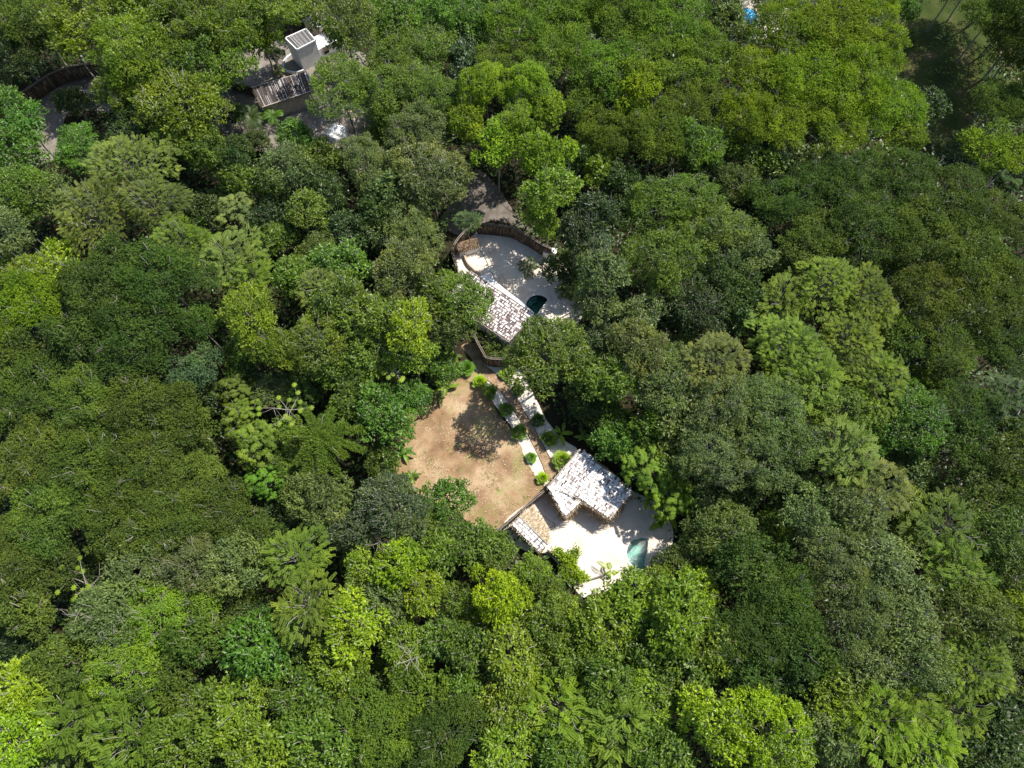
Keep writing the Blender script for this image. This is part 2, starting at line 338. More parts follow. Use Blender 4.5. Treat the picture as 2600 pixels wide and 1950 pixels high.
def add_tree(vx, vy, vr, kind, col, h, label=None, small=False):
    px, py = vx*VS, vy*VS; P = at(px, py, h); r = vr*VS*mpp(px, py, h)
    s = min(SIZES, key=lambda q: abs(math.log(q/r))); var = len(TREES) % (3 if s > 3.5 else 2)
    pr = proto(kind, s, var); k = r/s
    root = bpy.data.objects.new(KINDS[kind][1] if not small else 'understorey_tree', None); COL.objects.link(root); root.empty_display_size = .5
    root.location = (P[0], P[1], 0); a = rgT.uniform(0, 6.28)
    c = np.array(COLS[col])*rgT.uniform(.88, 1.13)*(1+rgT.normal(0, .04, 3))
    if pr[3] is None:
        pr[3] = pr[0].build('crown', M[KINDS[kind][0]], root); pr[4] = pr[1].build('trunk', M['bark'], root, True); cr, tk = pr[3], pr[4]
    else:
        cr = pr[3].copy(); tk = pr[4].copy(); COL.objects.link(cr); COL.objects.link(tk); cr.parent = root; tk.parent = root
    cr.location = (0, 0, h); cr.rotation_euler = (0, 0, a); ax_ = rgT.uniform(.88, 1.14); cr.scale = (k*ax_, k/ax_, k*rgT.uniform(.85, 1.1)); cr.color = (*[float(q) for q in c], 1)
    tk.location = (0, 0, h); tk.rotation_euler = (0, 0, a); tk.scale = (k, k, h/pr[2])
    TREES.append(dict(o=root, x=vx, y=vy, r=vr, kind=kind, col=col, label=label, small=small))
    return root

# vx, vy, radius (in a 2212-wide view of the photo), kind, colour, height of crown centre, label
T_ = """
60 30 95 feather olive 11|dark olive feathery tree filling the photo's top left corner
35 120 70 broad deep 8|shaded dark green tree on the left edge just below the top left corner tree
185 45 95 broad yolive 13
300 130 105 broad yolive 13
430 50 105 broad yolive 14
340 20 90 broad yolive 13
560 40 85 broad yolive 12
462 150 90 broad green 11
400 230 95 broad yolive 12
275 192 66 broad yolive 11
410 310 75 broad green 9
310 270 70 broad deep 8
150 92 48 broad dark 8
562 82 52 broad ygreen 8
12 218 42 broad sat 8|bright green tree on the left edge beside the end of the curved thatched wall
58 272 52 broad sat 8|bright green large-leaved tree in front of the curved thatched wall
35 330 60 broad sat 8|loose bright green tree on the left edge with white ground showing through
40 420 75 broad green 8|mid green tree on the left edge below the white sunlit ground patches
175 325 62 broad sat 7|glossy dark green round tree below the curved thatched wall
160 222 40 broad dark 4|low dark bush in the shaded courtyard inside the curved thatched wall
285 370 85 spray tan 12|upper crown of buff-green fronds, right of the glossy round tree
215 460 85 spray tan 12|buff-green frond-leaved tree at the left, above the dark feathery tree
330 440 70 spray tan 12|buff-green frond-leaved tree left of the long-leaved plants
10 510 65 fine grey 10
60 590 50 broad ygreen 9
120 580 62 broad lime 11|bright lime tree near the left edge, above the yellowish olive feathery tree
55 660 85 feather yolive 12|yellowish olive feathery tree on the left edge just below the lime tree
220 610 95 feather dark 13|left half of the wide dark green feathery canopy at the left
350 600 100 feather dark 13|wide dark green feathery tree below the pale trees at the left
300 730 105 feather dark 12|dark green feathery tree between the olive trees at left and the yellowish olive one
170 720 70 feather dark 12
430 700 50 feather dark 10
420 800 60 feather blue 9|bluish dark green feathery tree left of the leafless branching tree
400 535 75 spray pale 11
500 560 65 spray tan 11
545 690 68 fine yolive 12|yellowish olive fine-leaved tree standing out left of centre
600 760 55 fine yolive 11
560 800 45 broad deep 6
60 845 90 feather olive 11
30 760 60 feather olive 11
190 870 85 feather olive 12
320 880 95 feather olive 12
60 990 95 feather olive 12
190 1000 95 feather olive 12
320 1000 90 feather olive 12
410 920 60 feather olive 11
110 1120 95 feather olive 12
30 1200 85 feather olive 12
240 1110 80 feather olive 12
400 1060 90 feather olive 11
350 1130 90 feather olive 12
490 1110 85 feather olive 11
60 1310 70 feather olive 11
130 1230 60 feather olive 10
560 960 60 palmate green 8
520 900 45 palmate green 8
620 940 45 broad green 7
590 1040 55 palmate sat 7
690 740 75 broad pale 11
740 650 65 broad pale 12
640 600 55 broad green 9
740 570 62 broad sat 10
690 620 45 spray tan 11
870 580 75 broad tan 12|buff-green broad-leaved tree left of the upper courtyard's curved low wall
800 690 70 broad pale 12
1000 652 70 broad pale 11|buff-green tree with drooping leaves touching the left of the upper villa's tiled roof
975 710 50 broad tan 10
940 640 50 broad pale 11
885 705 58 broad lime 14|tall bright yellow-green tree rising left of the upper villa
890 770 48 broad ygreen 11
800 770 60 broad pale 10
740 800 55 broad green 9
955 800 40 broad sat 6
830 900 70 broad sat 10|rich green leafy tree at the upper left of the brown dirt yard
890 860 45 broad sat 8|smaller rich green tree at the yard edge, left of the topmost fan palms
760 860 50 broad green 9
700 950 92 star pale 12|pale green tree with star-like radiating boughs left of the brown dirt yard
620 1010 45 broad green 8
830 1000 45 broad green 7
690 1080 75 fine tan 10|buff-flecked fine-leaved tree below the star-like tree
840 1100 80 broad blue 11|bluish dark green tree at the lower left of the brown dirt yard
770 1140 55 broad blue 10
965 1080 56 broad sat 8|round rich green tree bulging over the bottom left of the brown dirt yard
900 1150 50 broad green 8
640 1200 62 spray pale 13|pale yellow frond-leaved tree below the buff-flecked tree
665 1310 66 spray pale 13|pale yellow frond-leaved tree, lower one of the two stacked left of the yellow-green trees
550 1170 62 feather olive 10
310 1230 75 fine grey 11
410 1220 85 fine grey 11
510 1220 75 fine grey 11
240 1330 80 fine grey 12
340 1330 85 fine ygreen 11
430 1370 78 feather olive 11
150 1430 75 feather olive 11
270 1440 90 fine ygreen 11
360 1470 70 feather olive 10
440 1300 55 fine ygreen 10
560 1330 45 broad dark 7
560 1395 80 broad sat 11|rich green leafy tree right of the grey-green vine-covered trees
60 1390 55 broad deep 7
40 1490 68 broad lime 11|bright lime tree on the left edge, upper of the two in the bottom left
45 1600 80 broad lime 11|bright lime tree in the bottom left corner
165 1550 85 spray green 10
290 1580 85 spray green 10
400 1600 80 broad green 10
430 1520 60 broad green 9
520 1520 75 broad ygreen 10
560 1610 80 broad ygreen 10
690 1600 85 broad green 10
650 1500 75 broad green 10
730 1440 65 broad ygreen 10
760 1350 75 broad lime 12|lime-yellow tree left of centre in the lower part, by the pale frond-leaved trees
860 1220 60 broad lime 12|lime-yellow lobed tree below the bluish dark tree
915 1280 50 broad lime 11|small lime-yellow tree left of the puffy lime tree
830 1300 60 broad grey 10
780 1240 50 broad ygreen 10
930 1190 60 broad green 9
1010 1170 60 broad green 8
1062 1192 50 broad green 6|mid green tree hiding the left end of the small white-tiled shed
1080 1290 66 puff lime 12|puffy lime-green tree below the small white-tiled shed
1040 1340 40 puff ygreen 9
1148 1232 38 broad ygreen 5
1180 1275 42 broad green 4
1215 1308 36 broad ygreen 5
990 1300 50 broad green 9
960 1380 60 broad green 9
870 1400 60 broad ygreen 9
1020 1400 65 broad green 10
1100 1420 75 broad ygreen 11
1180 1350 60 broad green 9
1200 1430 65 broad green 9
900 1500 70 feather green 10
820 1570 90 feather green 11
960 1590 95 feather dark 11
1000 1500 65 broad green 9
1100 1520 75 broad ygreen 10
1090 1610 75 broad ygreen 10
1210 1530 75 spray ygreen 10
1210 1620 70 broad green 10
1310 1470 75 broad green 10
1330 1560 80 spray pale 10
1420 1620 75 broad green 10
1300 1350 75 broad ygreen 10|yellow-green tree below the lower courtyard's bottom tip
1305 1312 36 broad ygreen 6
1370 1300 70 broad ygreen 10
1420 1270 48 broad ygreen 8|small yellow-green tree below the lower villa's half-round pool
1460 1330 80 broad ygreen 12
1400 1400 75 broad green 9
1500 1280 55 broad lime 10
1530 1390 65 broad ygreen 11
1470 1450 75 broad green 10
1400 1500 60 broad ygreen 10
1512 1182 60 fine olive 7|olive green tree on the right rim of the lower courtyard
1570 1150 70 fine olive 10
1620 1220 80 feather dark 12|dark green feathery tree right of the lower courtyard's olive rim tree
1690 1300 90 feather dark 12
1620 1370 85 feather dark 12
1730 1400 75 feather dark 12
1640 1470 75 feather dark 11
1540 1560 78 broad lime 12|bright lime tree, left one of the pair at the bottom right
1660 1590 98 broad lime 12|large bright lime tree at the bottom edge, right of centre
1760 1130 75 fine grey 11
1840 1110 70 fine grey 12
1800 1220 85 fine grey 12
1900 1220 80 fine grey 12
1850 1330 90 fine grey 12
1950 1340 80 fine grey 12
1980 1430 75 fine grey 12
1880 1440 75 fine grey 11
1800 1490 70 broad ygreen 10
1790 1590 70 broad grey 10
1890 1560 80 spray ygreen 11
1960 1520 60 spray pale 11
1990 1610 75 spray ygreen 10
2090 1440 85 spray pale 11
2060 1530 65 spray green 10
2150 1540 80 broad deep 9
2130 1630 75 broad dark 9|dark green tree in the bottom right corner
2190 1450 60 broad olive 10
2100 1330 80 fine olive 12
2180 1310 65 feather yolive 11
2040 1150 75 spray olive 11
2150 1160 75 fine olive 11
2060 1240 70 spray green 11
2180 1230 60 fine olive 11
1960 1110 55 broad ygreen 9
1450 1074 56 palmate green 5.5|umbrella-leaved tree at the top right rim of the lower courtyard
1398 1012 66 palmate green 7|umbrella-leaved tree hanging over the lower villa's white roof
1335 955 54 broad sat 6|rich green tree above the lower villa's white roof
1318 905 48 broad green 5
1266 866 50 broad dark 5|dark tree right of the path, below the big round green tree
1180 765 94 broad green 12|big round green tree covering the right end of the upper villa's roof
1420 920 60 broad green 8
1460 990 60 broad green 8
1320 820 65 broad green 10
1380 760 75 broad tan 11
1300 740 52 broad blue 9
1290 660 48 broad grey 12|greyish green tree right of the upper courtyard's pool
1300 590 55 broad grey 15|greyish green tree above right of the upper courtyard's pool
1218 582 46 broad dark 3|dark glossy bush overhanging the right side of the upper courtyard
1235 630 30 broad dark 2.5|low dark bush beside the glossy bush, right side of the upper courtyard
1380 690 60 broad grey 10
1290 545 42 broad blue 14
1440 450 90 fine pale 13|large pale dense tree, upper of the pair right of the upper courtyard
1430 560 90 fine pale 12
1530 500 85 fine pale 12
1560 590 70 broad dark 10
1610 550 60 fine grey 11
1500 660 80 broad deep 9
1620 680 65 broad dark 9
1340 400 55 broad deep 8
1290 470 60 broad deep 13|deep shaded tree above the curved fence of the upper courtyard
1440 830 75 broad grey 11
1540 790 75 spray tan 12
1570 880 85 fine grey 12
1660 880 85 fine grey 12
1540 990 80 fine grey 11
1640 980 80 fine grey 11
1720 960 60 fine olive 12|olive tree between the greyish dense trees and the pale frond-leaved ones at the right
1480 900 65 broad grey 10
1690 650 60 spray pale 11
1780 620 70 spray pale 12
1870 650 70 spray pale 12
1830 740 75 spray pale 12
1700 760 80 spray pale 12
1740 820 70 spray pale 12
1890 830 75 spray pale 11
1820 890 70 fine pale 11
1820 990 75 spray tan 12
1890 1060 65 spray tan 12|buff frond-leaved tree, lowest of the pale ones right of the greyish trees
1980 910 78 broad sat 11|bright rich green tree standing out at the middle right
1900 930 50 broad sat 10
1600 1060 60 broad dark 7
1700 1050 50 broad deep 7
1980 1000 55 broad grey 8
1700 340 60 broad grey 9
1640 330 60 broad green 9
1590 400 50 fine olive 9
1700 430 75 feather dark 11
1790 400 75 feather dark 11
1760 520 85 feather olive 11
1870 380 70 feather dark 11
1870 490 90 feather dark 12
1960 400 85 feather dark 12
1990 520 95 feather olive 12
2070 440 85 feather dark 12
2100 560 95 feather olive 12
2000 640 85 feather olive 12
2120 660 90 feather olive 12
2190 620 75 feather olive 12
2180 480 75 feather olive 12
1940 730 65 feather olive 11
2050 750 75 feather olive 11
2170 760 80 feather dark 11
2100 880 75 feather dark 11
2180 880 65 spray blue 11|bluish frond-leaved tree on the right edge, level with the bright rich green tree
2090 960 65 feather dark 11
2180 980 75 feather olive 11
2110 1050 75 feather dark 10
2190 1080 60 feather dark 10
1700 70 90 feather yolive 13
1800 60 95 feather yolive 13
1890 110 75 feather yolive 12
1640 170 85 feather yolive 12
1740 170 95 feather yolive 13
1850 190 90 feather yolive 13
1620 250 70 feather yolive 12
1700 260 75 feather yolive 12
1800 270 80 feather yolive 12
1920 240 75 feather yolive 12|yellowish olive feathery tree bordering the grassy clearing
1950 300 50 feather yolive 11
1870 10 70 feather yolive 12
1570 60 50 broad grey 8
1560 20 45 broad grey 8
1660 15 40 broad grey 8
1130 50 85 feather green 12
1230 30 85 feather green 12
1340 50 90 feather green 12
1450 60 90 feather green 12
1520 120 75 feather green 12
1420 150 90 feather green 12
1310 150 85 feather green 12
1200 120 80 feather green 12
1090 130 60 feather green 11
1500 220 70 feather green 11
1420 290 80 feather green 11
1320 290 75 feather green 10
1260 230 55 feather green 10
1500 320 65 broad green 10
1560 300 50 broad ygreen 9
1250 340 45 broad dark 8
1248 512 50 broad deep 13
1300 370 50 broad ygreen 8
1050 190 62 puff ygreen 13|puffy yellow-green tree, leftmost of the upper puffy pair
1135 195 62 puff ygreen 13|puffy yellow-green tree, rightmost of the upper puffy pair
1185 245 48 puff ygreen 12|small puffy yellow-green tree right of the upper puffy pair
1010 265 46 puff ygreen 11|small puffy yellow-green tree left below the upper puffy pair
1075 310 58 puff ygreen 12|puffy yellow-green tree, lower left of the puffy ones
1175 340 62 puff ygreen 13|puffy yellow-green tree, lowest right of the puffy ones
1115 265 40 puff ygreen 14|tall narrow puffy tree in the middle of the puffy ones
1190 415 60 broad ygreen 15|yellow-green broad-leaved tree below the puffy trees
1170 468 48 broad ygreen 8|yellow-green leafy tree just above the curved fence of the upper courtyard
1375 190 55 puff lime 12|small bright lime-yellow tree standing in the green feathery canopy at the top
1370 245 38 puff ygreen 10
742 48 78 broad green 15
850 50 80 broad green 11
940 40 65 broad sat 10
1020 50 55 broad green 10
920 120 65 broad pale 10
860 130 70 fine green 11
1010 130 55 broad blue 9
738 190 82 fine pale 13|pale fine-leaved tree hiding the right end of the dark cane roof
850 200 80 fine pale 11
930 210 65 fine pale 11
838 262 40 fine pale 9
900 280 70 fine grey 10
640 300 46 broad sat 6
560 305 28 broad dark 2.5
508 250 30 broad deep 3.5
520 315 30 broad dark 3
595 120 22 broad deep 2.5
692 348 54 broad green 7
790 355 66 fine grey 9
620 370 60 fine grey 9
700 410 55 broad deep 7
930 380 85 broad grey 11|smooth greyish green tree above the upper courtyard's left corner
860 420 60 broad grey 9
890 495 70 fine grey 8|mound-like tree mixed with brown, left of the upper courtyard
665 455 48 broad pale 9|small round pale green tree among dark plants left of centre
760 500 55 broad deep 7
820 460 50 broad dark 8
540 400 55 broad green 5
590 520 50 broad green 6
490 350 50 broad deep 6
540 610 55 spray pale 10
430 450 45 broad dark 6
2140 35 66 feather olive 10
2190 110 78 feather olive 9
2195 20 75 feather olive 10
2110 -50 55 feather olive 9
2085 -60 60 feather olive 12
2175 -60 80 feather olive 11
2260 0 90 feather olive 16
2270 120 80 feather olive 14
1990 -90 80 feather olive 14
2158 225 60 feather olive 9
2200 220 60 feather olive 9
2130 320 62 feather yolive 12|yellowish olive tree at the lower right end of the grassy clearing
2195 340 55 feather yolive 12
2010 230 42 broad deep 5|dark leafy bush on the lower left rim of the grassy clearing
1960 25 28 broad sat 3|small bright green bush at the top of the grassy clearing
1010 480 25 spray blue 8|small bluish sprig-leaved tree over the fence at the upper courtyard's left corner
"""
# view coordinates of open ground, kept free of undergrowth
CLEAR = [[(990, 470), (1060, 480), (1170, 530), (1240, 600), (1240, 700), (1140, 720), (1150, 830), (1225, 925), (1290, 960), (1370, 1080), (1440, 1110), (1450, 1180), (1370, 1240), (1270, 1290),
          (1180, 1190), (1100, 1130), (1000, 1130), (900, 1050), (850, 970), (900, 880), (990, 800), (970, 740), (1050, 700), (960, 520)],
         [(1920, 0), (2150, 0), (2160, 120), (2110, 180), (2090, 280), (2040, 290), (1960, 220), (1900, 60)],
         [(0, 230), (60, 190), (160, 140), (230, 150), (230, 230), (150, 290), (110, 350), (0, 360)],
         [(480, 130), (600, 90), (620, 60), (700, 60), (730, 130), (640, 180), (780, 210), (790, 320), (620, 320), (480, 300)],
         [(990, 400), (1040, 380), (1120, 440), (1110, 500), (1010, 500)], [(1580, 10), (1650, 10), (1650, 60), (1580, 60)]]
def is_clear(V):
    r = np.zeros(len(V), bool)
    for p in CLEAR: r |= inside(V, p)
    return r
for ln in T_.strip().splitlines():
    a, *lab = ln.split('|'); q = a.split()
    add_tree(float(q[0]), float(q[1]), float(q[2]), q[3], q[4], float(q[5]), lab[0] if lab else None)
LISTED = [(t['x'], t['y'], t['r']) for t in TREES]
rf = np.random.default_rng(11)
for gy in np.arange(-20, 1700, 78):                       # smaller trees where the tall ones leave gaps
    for gx in np.arange(-30, 2250, 78):
        x, y = gx+rf.uniform(-18, 18), gy+rf.uniform(-18, 18)
        g = min(math.hypot(x-a, y-b)/c for a, b, c in LISTED)
        if g < .93 or is_clear(np.array([(x, y+0.), (x+30, y), (x-30, y), (x, y+34), (x, y-30)])).any(): continue
        add_tree(x, y, rf.uniform(42, 60), rf.choice(['broad', 'broad', 'fine', 'palmate', 'broad']), rf.choice(['dark', 'green', 'grey', 'olive', 'deep']), rf.uniform(4.5, 7), small=True)
        LISTED.append((x, y, 50))

# ------------------------------------------------------------------ labels for the trees without a written one
def regional(x, y):
    c = ('far left', 'left', 'centre left', 'centre right', 'right', 'far right')[int(np.clip(x/2212*6, 0, 5))]
    r = ('top edge', 'upper part', 'middle', 'lower part', 'bottom edge')[int(np.clip(y/1659*5, 0, 4))]
    return f'{r} of photo {c}'
bag = {}
for t in TREES:
    if t['label']: tag(t['o'], t['label'], 'tree'); continue
    sz = 'low ' if t['small'] else ''
    look = f"{sz}{COLW[t['col']]} {KINDW[t['kind']]}"
    bag.setdefault((look, regional(t['x'], t['y'])), []).append(t)
ORD = ['first', 'second', 'third', 'fourth', 'fifth', 'sixth', 'seventh', 'eighth', 'ninth', 'tenth', 'eleventh', 'twelfth']
NUMW = ['', '', 'two', 'three', 'four', 'five', 'six', 'seven', 'eight', 'nine', 'ten', 'eleven', 'twelve']
for (look, reg), ts in bag.items():
    if len(ts) == 1: ts[0]['lab'] = f"{look}, {reg}"
    else:
        xs = [t['x'] for t in ts]; ys = [t['y'] for t in ts]; hor = np.ptp(xs) >= np.ptp(ys); ts.sort(key=lambda t: t['x'] if hor else t['y']); n = len(ts)
        for i, t in enumerate(ts):
            w_ = ('leftmost' if i == 0 else 'rightmost' if i == n-1 else ORD[i]+' from left') if hor else ('topmost' if i == 0 else 'lowest' if i == n-1 else ORD[i]+' from top')
            t['lab'] = f"{w_} of {NUMW[n]} {look.replace('tree', 'trees', 1)}, {reg}"
    for t in ts:
        tag(t['o'], t['lab'], 'tree', 'low trees filling the gaps in the jungle canopy' if t['small'] else 'tall trees of the jungle canopy')
for t in TREES:
    if t['label']: t['o']['group'] = 'tall trees of the jungle canopy'

# ------------------------------------------------------------------ ground
def sheet(name, pts, z, m, kind='structure', rough=.0, n=6):
    P = np.array([at(*p, z)[:2] for p in pts]); P = spline(P, n, True) if n > 1 else P
    if rough:
        rg = np.random.default_rng(int(z*1e5)+len(P)); P = P+rg.normal(0, rough, P.shape)
    mb = MB(); mb.v.append(np.column_stack([P, np.full(len(P), z)])); mb.n = len(P); mb.f.append(np.zeros((0, 4), int)); mb.t.append(np.zeros(0))
    a = np.sum(P[:, 0]*np.roll(P[:, 1], -1)-np.roll(P[:, 0], -1)*P[:, 1]); mb.ng = [list(range(len(P)))[::(1 if a > 0 else -1)]]
    return tag(mb.build(name, m), kind=kind)
sheet('bare_yard', [z2(*p) for p in ((640, 260), (300, 480), (60, 760), (60, 1050), (250, 1250), (560, 1400), (760, 1560), (980, 1500), (1310, 1190), (1200, 1000), (960, 680), (780, 330))], .004, M['earth'], rough=.12)
sheet('sand_bed', [z2(*p) for p in ((690, 190), (770, 300), (820, 430), (900, 560), (1000, 690), (1085, 860), (1150, 1010), (1220, 1120), (1300, 1190), (1420, 1120), (1560, 920), (1440, 820), (1330, 700), (1230, 520), (1160, 380), (1090, 250), (880, 210))], .008, M['sand'], rough=.05)
sheet('footpath', [z2(*p) for p in ((610, 60), (690, 160), (745, 262), (800, 320), (930, 430), (1040, 590), (1150, 780), (1240, 960), (1318, 1150), (1400, 1090), (1310, 930), (1220, 760), (1100, 550), (1000, 390), (850, 250), (790, 190), (720, 40))], .012, M['path'], rough=.02)
for side in ([(800, 320), (930, 430), (1040, 590), (1150, 780), (1240, 960), (1318, 1150)], [(850, 250), (1000, 390), (1100, 550), (1220, 760), (1310, 930), (1400, 1090)]):
    e = MB(); e.tube(spline([at(*z2(*p), .05) for p in side], 6), .05, 5); tag(e.build('path_edging', M['wood']), kind='structure')
def disc_cut(cx, cy, r, chord_a, chord_b, n=40):
    """a circle (pixel centre, radius m) cut off by the line through two pixels; returns xy outline"""
    c = at(cx, cy)[:2]; a, b = at(*chord_a)[:2], at(*chord_b)[:2]; d = unit(b-a); nn = np.array([-d[1], d[0]])
    if (c-a)@nn < 0: nn = -nn
    off = (c-a)@nn; k = math.sqrt(r*r-off*off); foot = c-nn*off
    a0 = math.atan2(*(foot+d*k-c)[::-1]); a1 = math.atan2(*(foot-d*k-c)[::-1])
    am = math.atan2(nn[1], nn[0])
    def un(x):
        while x < am-math.pi: x += 2*math.pi
        while x > am+math.pi: x -= 2*math.pi
        return x
    A = np.linspace(un(a0), un(a1), n); return np.column_stack([c[0]+r*np.cos(A), c[1]+r*np.sin(A)]), c
def hole_sheet(name, outer, hole, z, m):
    """ground sheet with an opening for a pool"""
    import bmesh
    bm = bmesh.new(); O = spline(np.array([at(*p, z)[:2] for p in outer]), 6, True)
    ov = [bm.verts.new((*p, z)) for p in O]; hv = [bm.verts.new((*p, z)) for p in hole]
    es = [bm.edges.new((l[i], l[(i+1) % len(l)])) for l in (ov, hv) for i in range(len(l))]
    bmesh.ops.triangle_fill(bm, edges=es, use_beauty=True, normal=(0, 0, 1))
    me = bpy.data.meshes.new(name); bm.to_mesh(me); me.materials.append(m); o = bpy.data.objects.new(name, me); COL.objects.link(o)
    for p in me.polygons:
        if p.normal.z < 0: p.flip()
    return tag(o, kind='structure')
def pool(name, outline, c, label, basin, wat, grow, rim_h, steps=None):
    root = empty(name, (*c, 0), label, 'pool'); n = len(outline); L = outline-c
    outer = L*grow; mb = MB()
    V = np.concatenate([np.column_stack([L, np.full(n, rim_h)]), np.column_stack([outer, np.full(n, rim_h)]), np.column_stack([outer, np.full(n, -.05)]), np.column_stack([L, np.full(n, -1.3)])])
    F = [(i, (i+1) % n, n+(i+1) % n, n+i) for i in range(n)]+[(n+i, n+(i+1) % n, 2*n+(i+1) % n, 2*n+i) for i in range(n)]
    mb.add(V, F); mb.build('coping', M['coping'], root)
    b = MB(); V = np.concatenate([np.column_stack([L, np.full(n, rim_h-.002)]), np.column_stack([L, np.full(n, -1.3)])]); b.add(V, [(i, n+i, n+(i+1) % n, (i+1) % n) for i in range(n)])
    b.ng = [list(range(n, 2*n))]; b.build('basin', basin, root)
    if steps is not None:
        s = MB(); a0, a1, ra = steps; A = np.linspace(a0, a1, 12)
        for k_, (r0, z) in enumerate(((.96, -.35), (.76, -.65))):
            s.prism([(ra*r0*math.cos(q), ra*r0*math.sin(q)) for q in A]+[(ra*(r0-.2)*math.cos(q), ra*(r0-.2)*math.sin(q)) for q in A[::-1]], -1.28, z)
        s.build('step', M['basin'], root)
    wv = MB(); wv.v.append(np.column_stack([L*.998, np.full(n, rim_h-.10)])); wv.n = n; wv.f.append(np.zeros((0, 4), int)); wv.t.append(np.zeros(0))
    a = np.sum(L[:, 0]*np.roll(L[:, 1], -1)-np.roll(L[:, 0], -1)*L[:, 1]); wv.ng = [list(range(n))[::(1 if a > 0 else -1)]]
    wv.build('water', wat, root); return root
mlow = mpp(1632, 1406); low_out, low_c = disc_cut(1632, 1406, 40*mlow, z3(1533, 985), z3(1482, 1275))
mup = mpp(1366, 774); up_out, up_c = disc_cut(1366, 776, 30*mup, z1(1165, 850), z1(1050, 1005))
hole_sheet('lower_courtyard', [z3(*p) for p in ((440, 560), (60, 850), (250, 1080), (500, 1130), (640, 1260), (860, 1560), (1060, 1520), (1300, 1420), (1560, 1340), (1760, 1050), (1740, 800), (1500, 560), (1000, 420))],
           low_c+(low_out-low_c)*1.02, .016, M['court_sand'])
hole_sheet('upper_courtyard', [z1(*p) for p in ((200, 470), (210, 330), (430, 190), (700, 200), (960, 290), (1200, 400), (1420, 700), (1500, 1050), (1200, 1200), (900, 1150), (700, 1300), (560, 1200), (240, 640))],
           up_c+(up_out-up_c)*1.02, .016, M['court_sand'])
def ground_sheet():
    import bmesh
    bm = bmesh.new(); es = []
    for l in ([(-700, -400), (700, -400), (700, 1000), (-700, 1000)], low_c+(low_out-low_c)*1.02, up_c+(up_out-up_c)*1.02):
        v = [bm.verts.new((*p, 0)) for p in l]; es += [bm.edges.new((v[i], v[(i+1) % len(v)])) for i in range(len(v))]
    bmesh.ops.triangle_fill(bm, edges=es, use_beauty=True, normal=(0, 0, 1))
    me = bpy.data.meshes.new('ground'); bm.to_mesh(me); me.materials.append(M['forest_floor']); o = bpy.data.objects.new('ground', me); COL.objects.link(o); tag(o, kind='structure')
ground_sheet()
pool('half_round_pool', low_out, low_c, 'half-round turquoise pool with sparkling ripples in the sunlit lower courtyard', M['basin'], M['water'], 1.13, .05)
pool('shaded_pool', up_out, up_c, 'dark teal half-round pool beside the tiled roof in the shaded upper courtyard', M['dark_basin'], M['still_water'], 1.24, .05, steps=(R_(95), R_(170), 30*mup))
A = np.linspace(0, 2*math.pi, 28)[:-1]; bc = at(1896, 44)[:2]; mb_ = mpp(1896, 44)
bo = bc+np.column_stack([np.cos(A)*26*mb_, np.sin(A)*30*mb_*(1+.08*np.sin(3*A))])
sheet('far_sand', [(1850, 60), (1850, 10), (1900, -10), (1990, 0), (2000, 60), (1930, 100)], .006, M['stone'])
def far_pool():
    root = empty('blue_pool', (*bc, 0), 'small bright blue pool with a pebble rim, half hidden by trees at the photo top', 'pool'); L = bo-bc; n = len(L)
    w_ = MB(); w_.prism(L, .02, .14); w_.build('water', M['blue_basin'], root)
    r = MB(); rg = np.random.default_rng(3)
    for i in range(60):
        a = i/60*2*math.pi; p = L[int(i/60*n)]*1.12; s = rg.uniform(.12, .3)
        d = unit(rg.normal(0, 1, (1, 3)))[0]; r.tube([(*p, 0), (p[0], p[1], s*.7), (p[0]+.02, p[1], s)], [s, s*.8, s*.2], 6)
    r.build('rim', M['stone'], root)
far_pool()
sheet('grass_clearing', [(2150, -60), (2170, 60), (2230, 200), (2330, 320), (2400, 400), (2500, 380), (2620, 280), (2660, 120), (2620, -80)], .004, M['lawn'])
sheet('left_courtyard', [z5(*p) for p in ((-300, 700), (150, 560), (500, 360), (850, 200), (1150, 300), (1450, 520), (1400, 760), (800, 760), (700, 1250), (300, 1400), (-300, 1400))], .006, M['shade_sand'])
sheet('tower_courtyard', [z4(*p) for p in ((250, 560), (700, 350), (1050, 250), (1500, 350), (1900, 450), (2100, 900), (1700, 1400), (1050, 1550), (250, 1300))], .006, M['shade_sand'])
sheet('forest_track', [(1120, 560), (1180, 480), (1210, 430), (1260, 470), (1310, 540), (1420, 630), (1380, 600), (1250, 560), (1180, 600)], .006, M['grey_floor'])
def ground_cover():
    rg = np.random.default_rng(2); n = 200000; xy = np.column_stack([rg.uniform(-115, 115, n), rg.uniform(-22, 150, n)]); z = rg.uniform(.1, 2.6, n)**1.0
    p = np.column_stack([xy, z]); V = proj(p)/VS; V0 = proj(np.column_stack([xy, z*0]))/VS
    k = (V[:, 0] > -60) & (V[:, 0] < 2272) & (V[:, 1] > -60) & (V[:, 1] < 1720) & ~is_clear(V0) & ~is_clear(V)
    p = p[k]; m = len(p); mb = MB()
    clump = .5+.3*np.sin(p[:, 0]*1.3+np.cos(p[:, 1]*.9)*2)*np.cos(p[:, 1]*1.1)
    blades(mb, p, unit(rg.normal(0, 1, (m, 3))*[1, 1, .4]), unit(rg.normal(0, .4, (m, 3))+UP), rg.uniform(.4, .95, m), rg.uniform(.2, .4, m), clump+rg.normal(0, .15, m))
    o = mb.build('undergrowth', M['leaf']); o.color = (.070, .125, .026, 1)
    tag(o, 'tangled low green undergrowth on the dark forest floor', 'undergrowth', kind='stuff')
ground_cover()
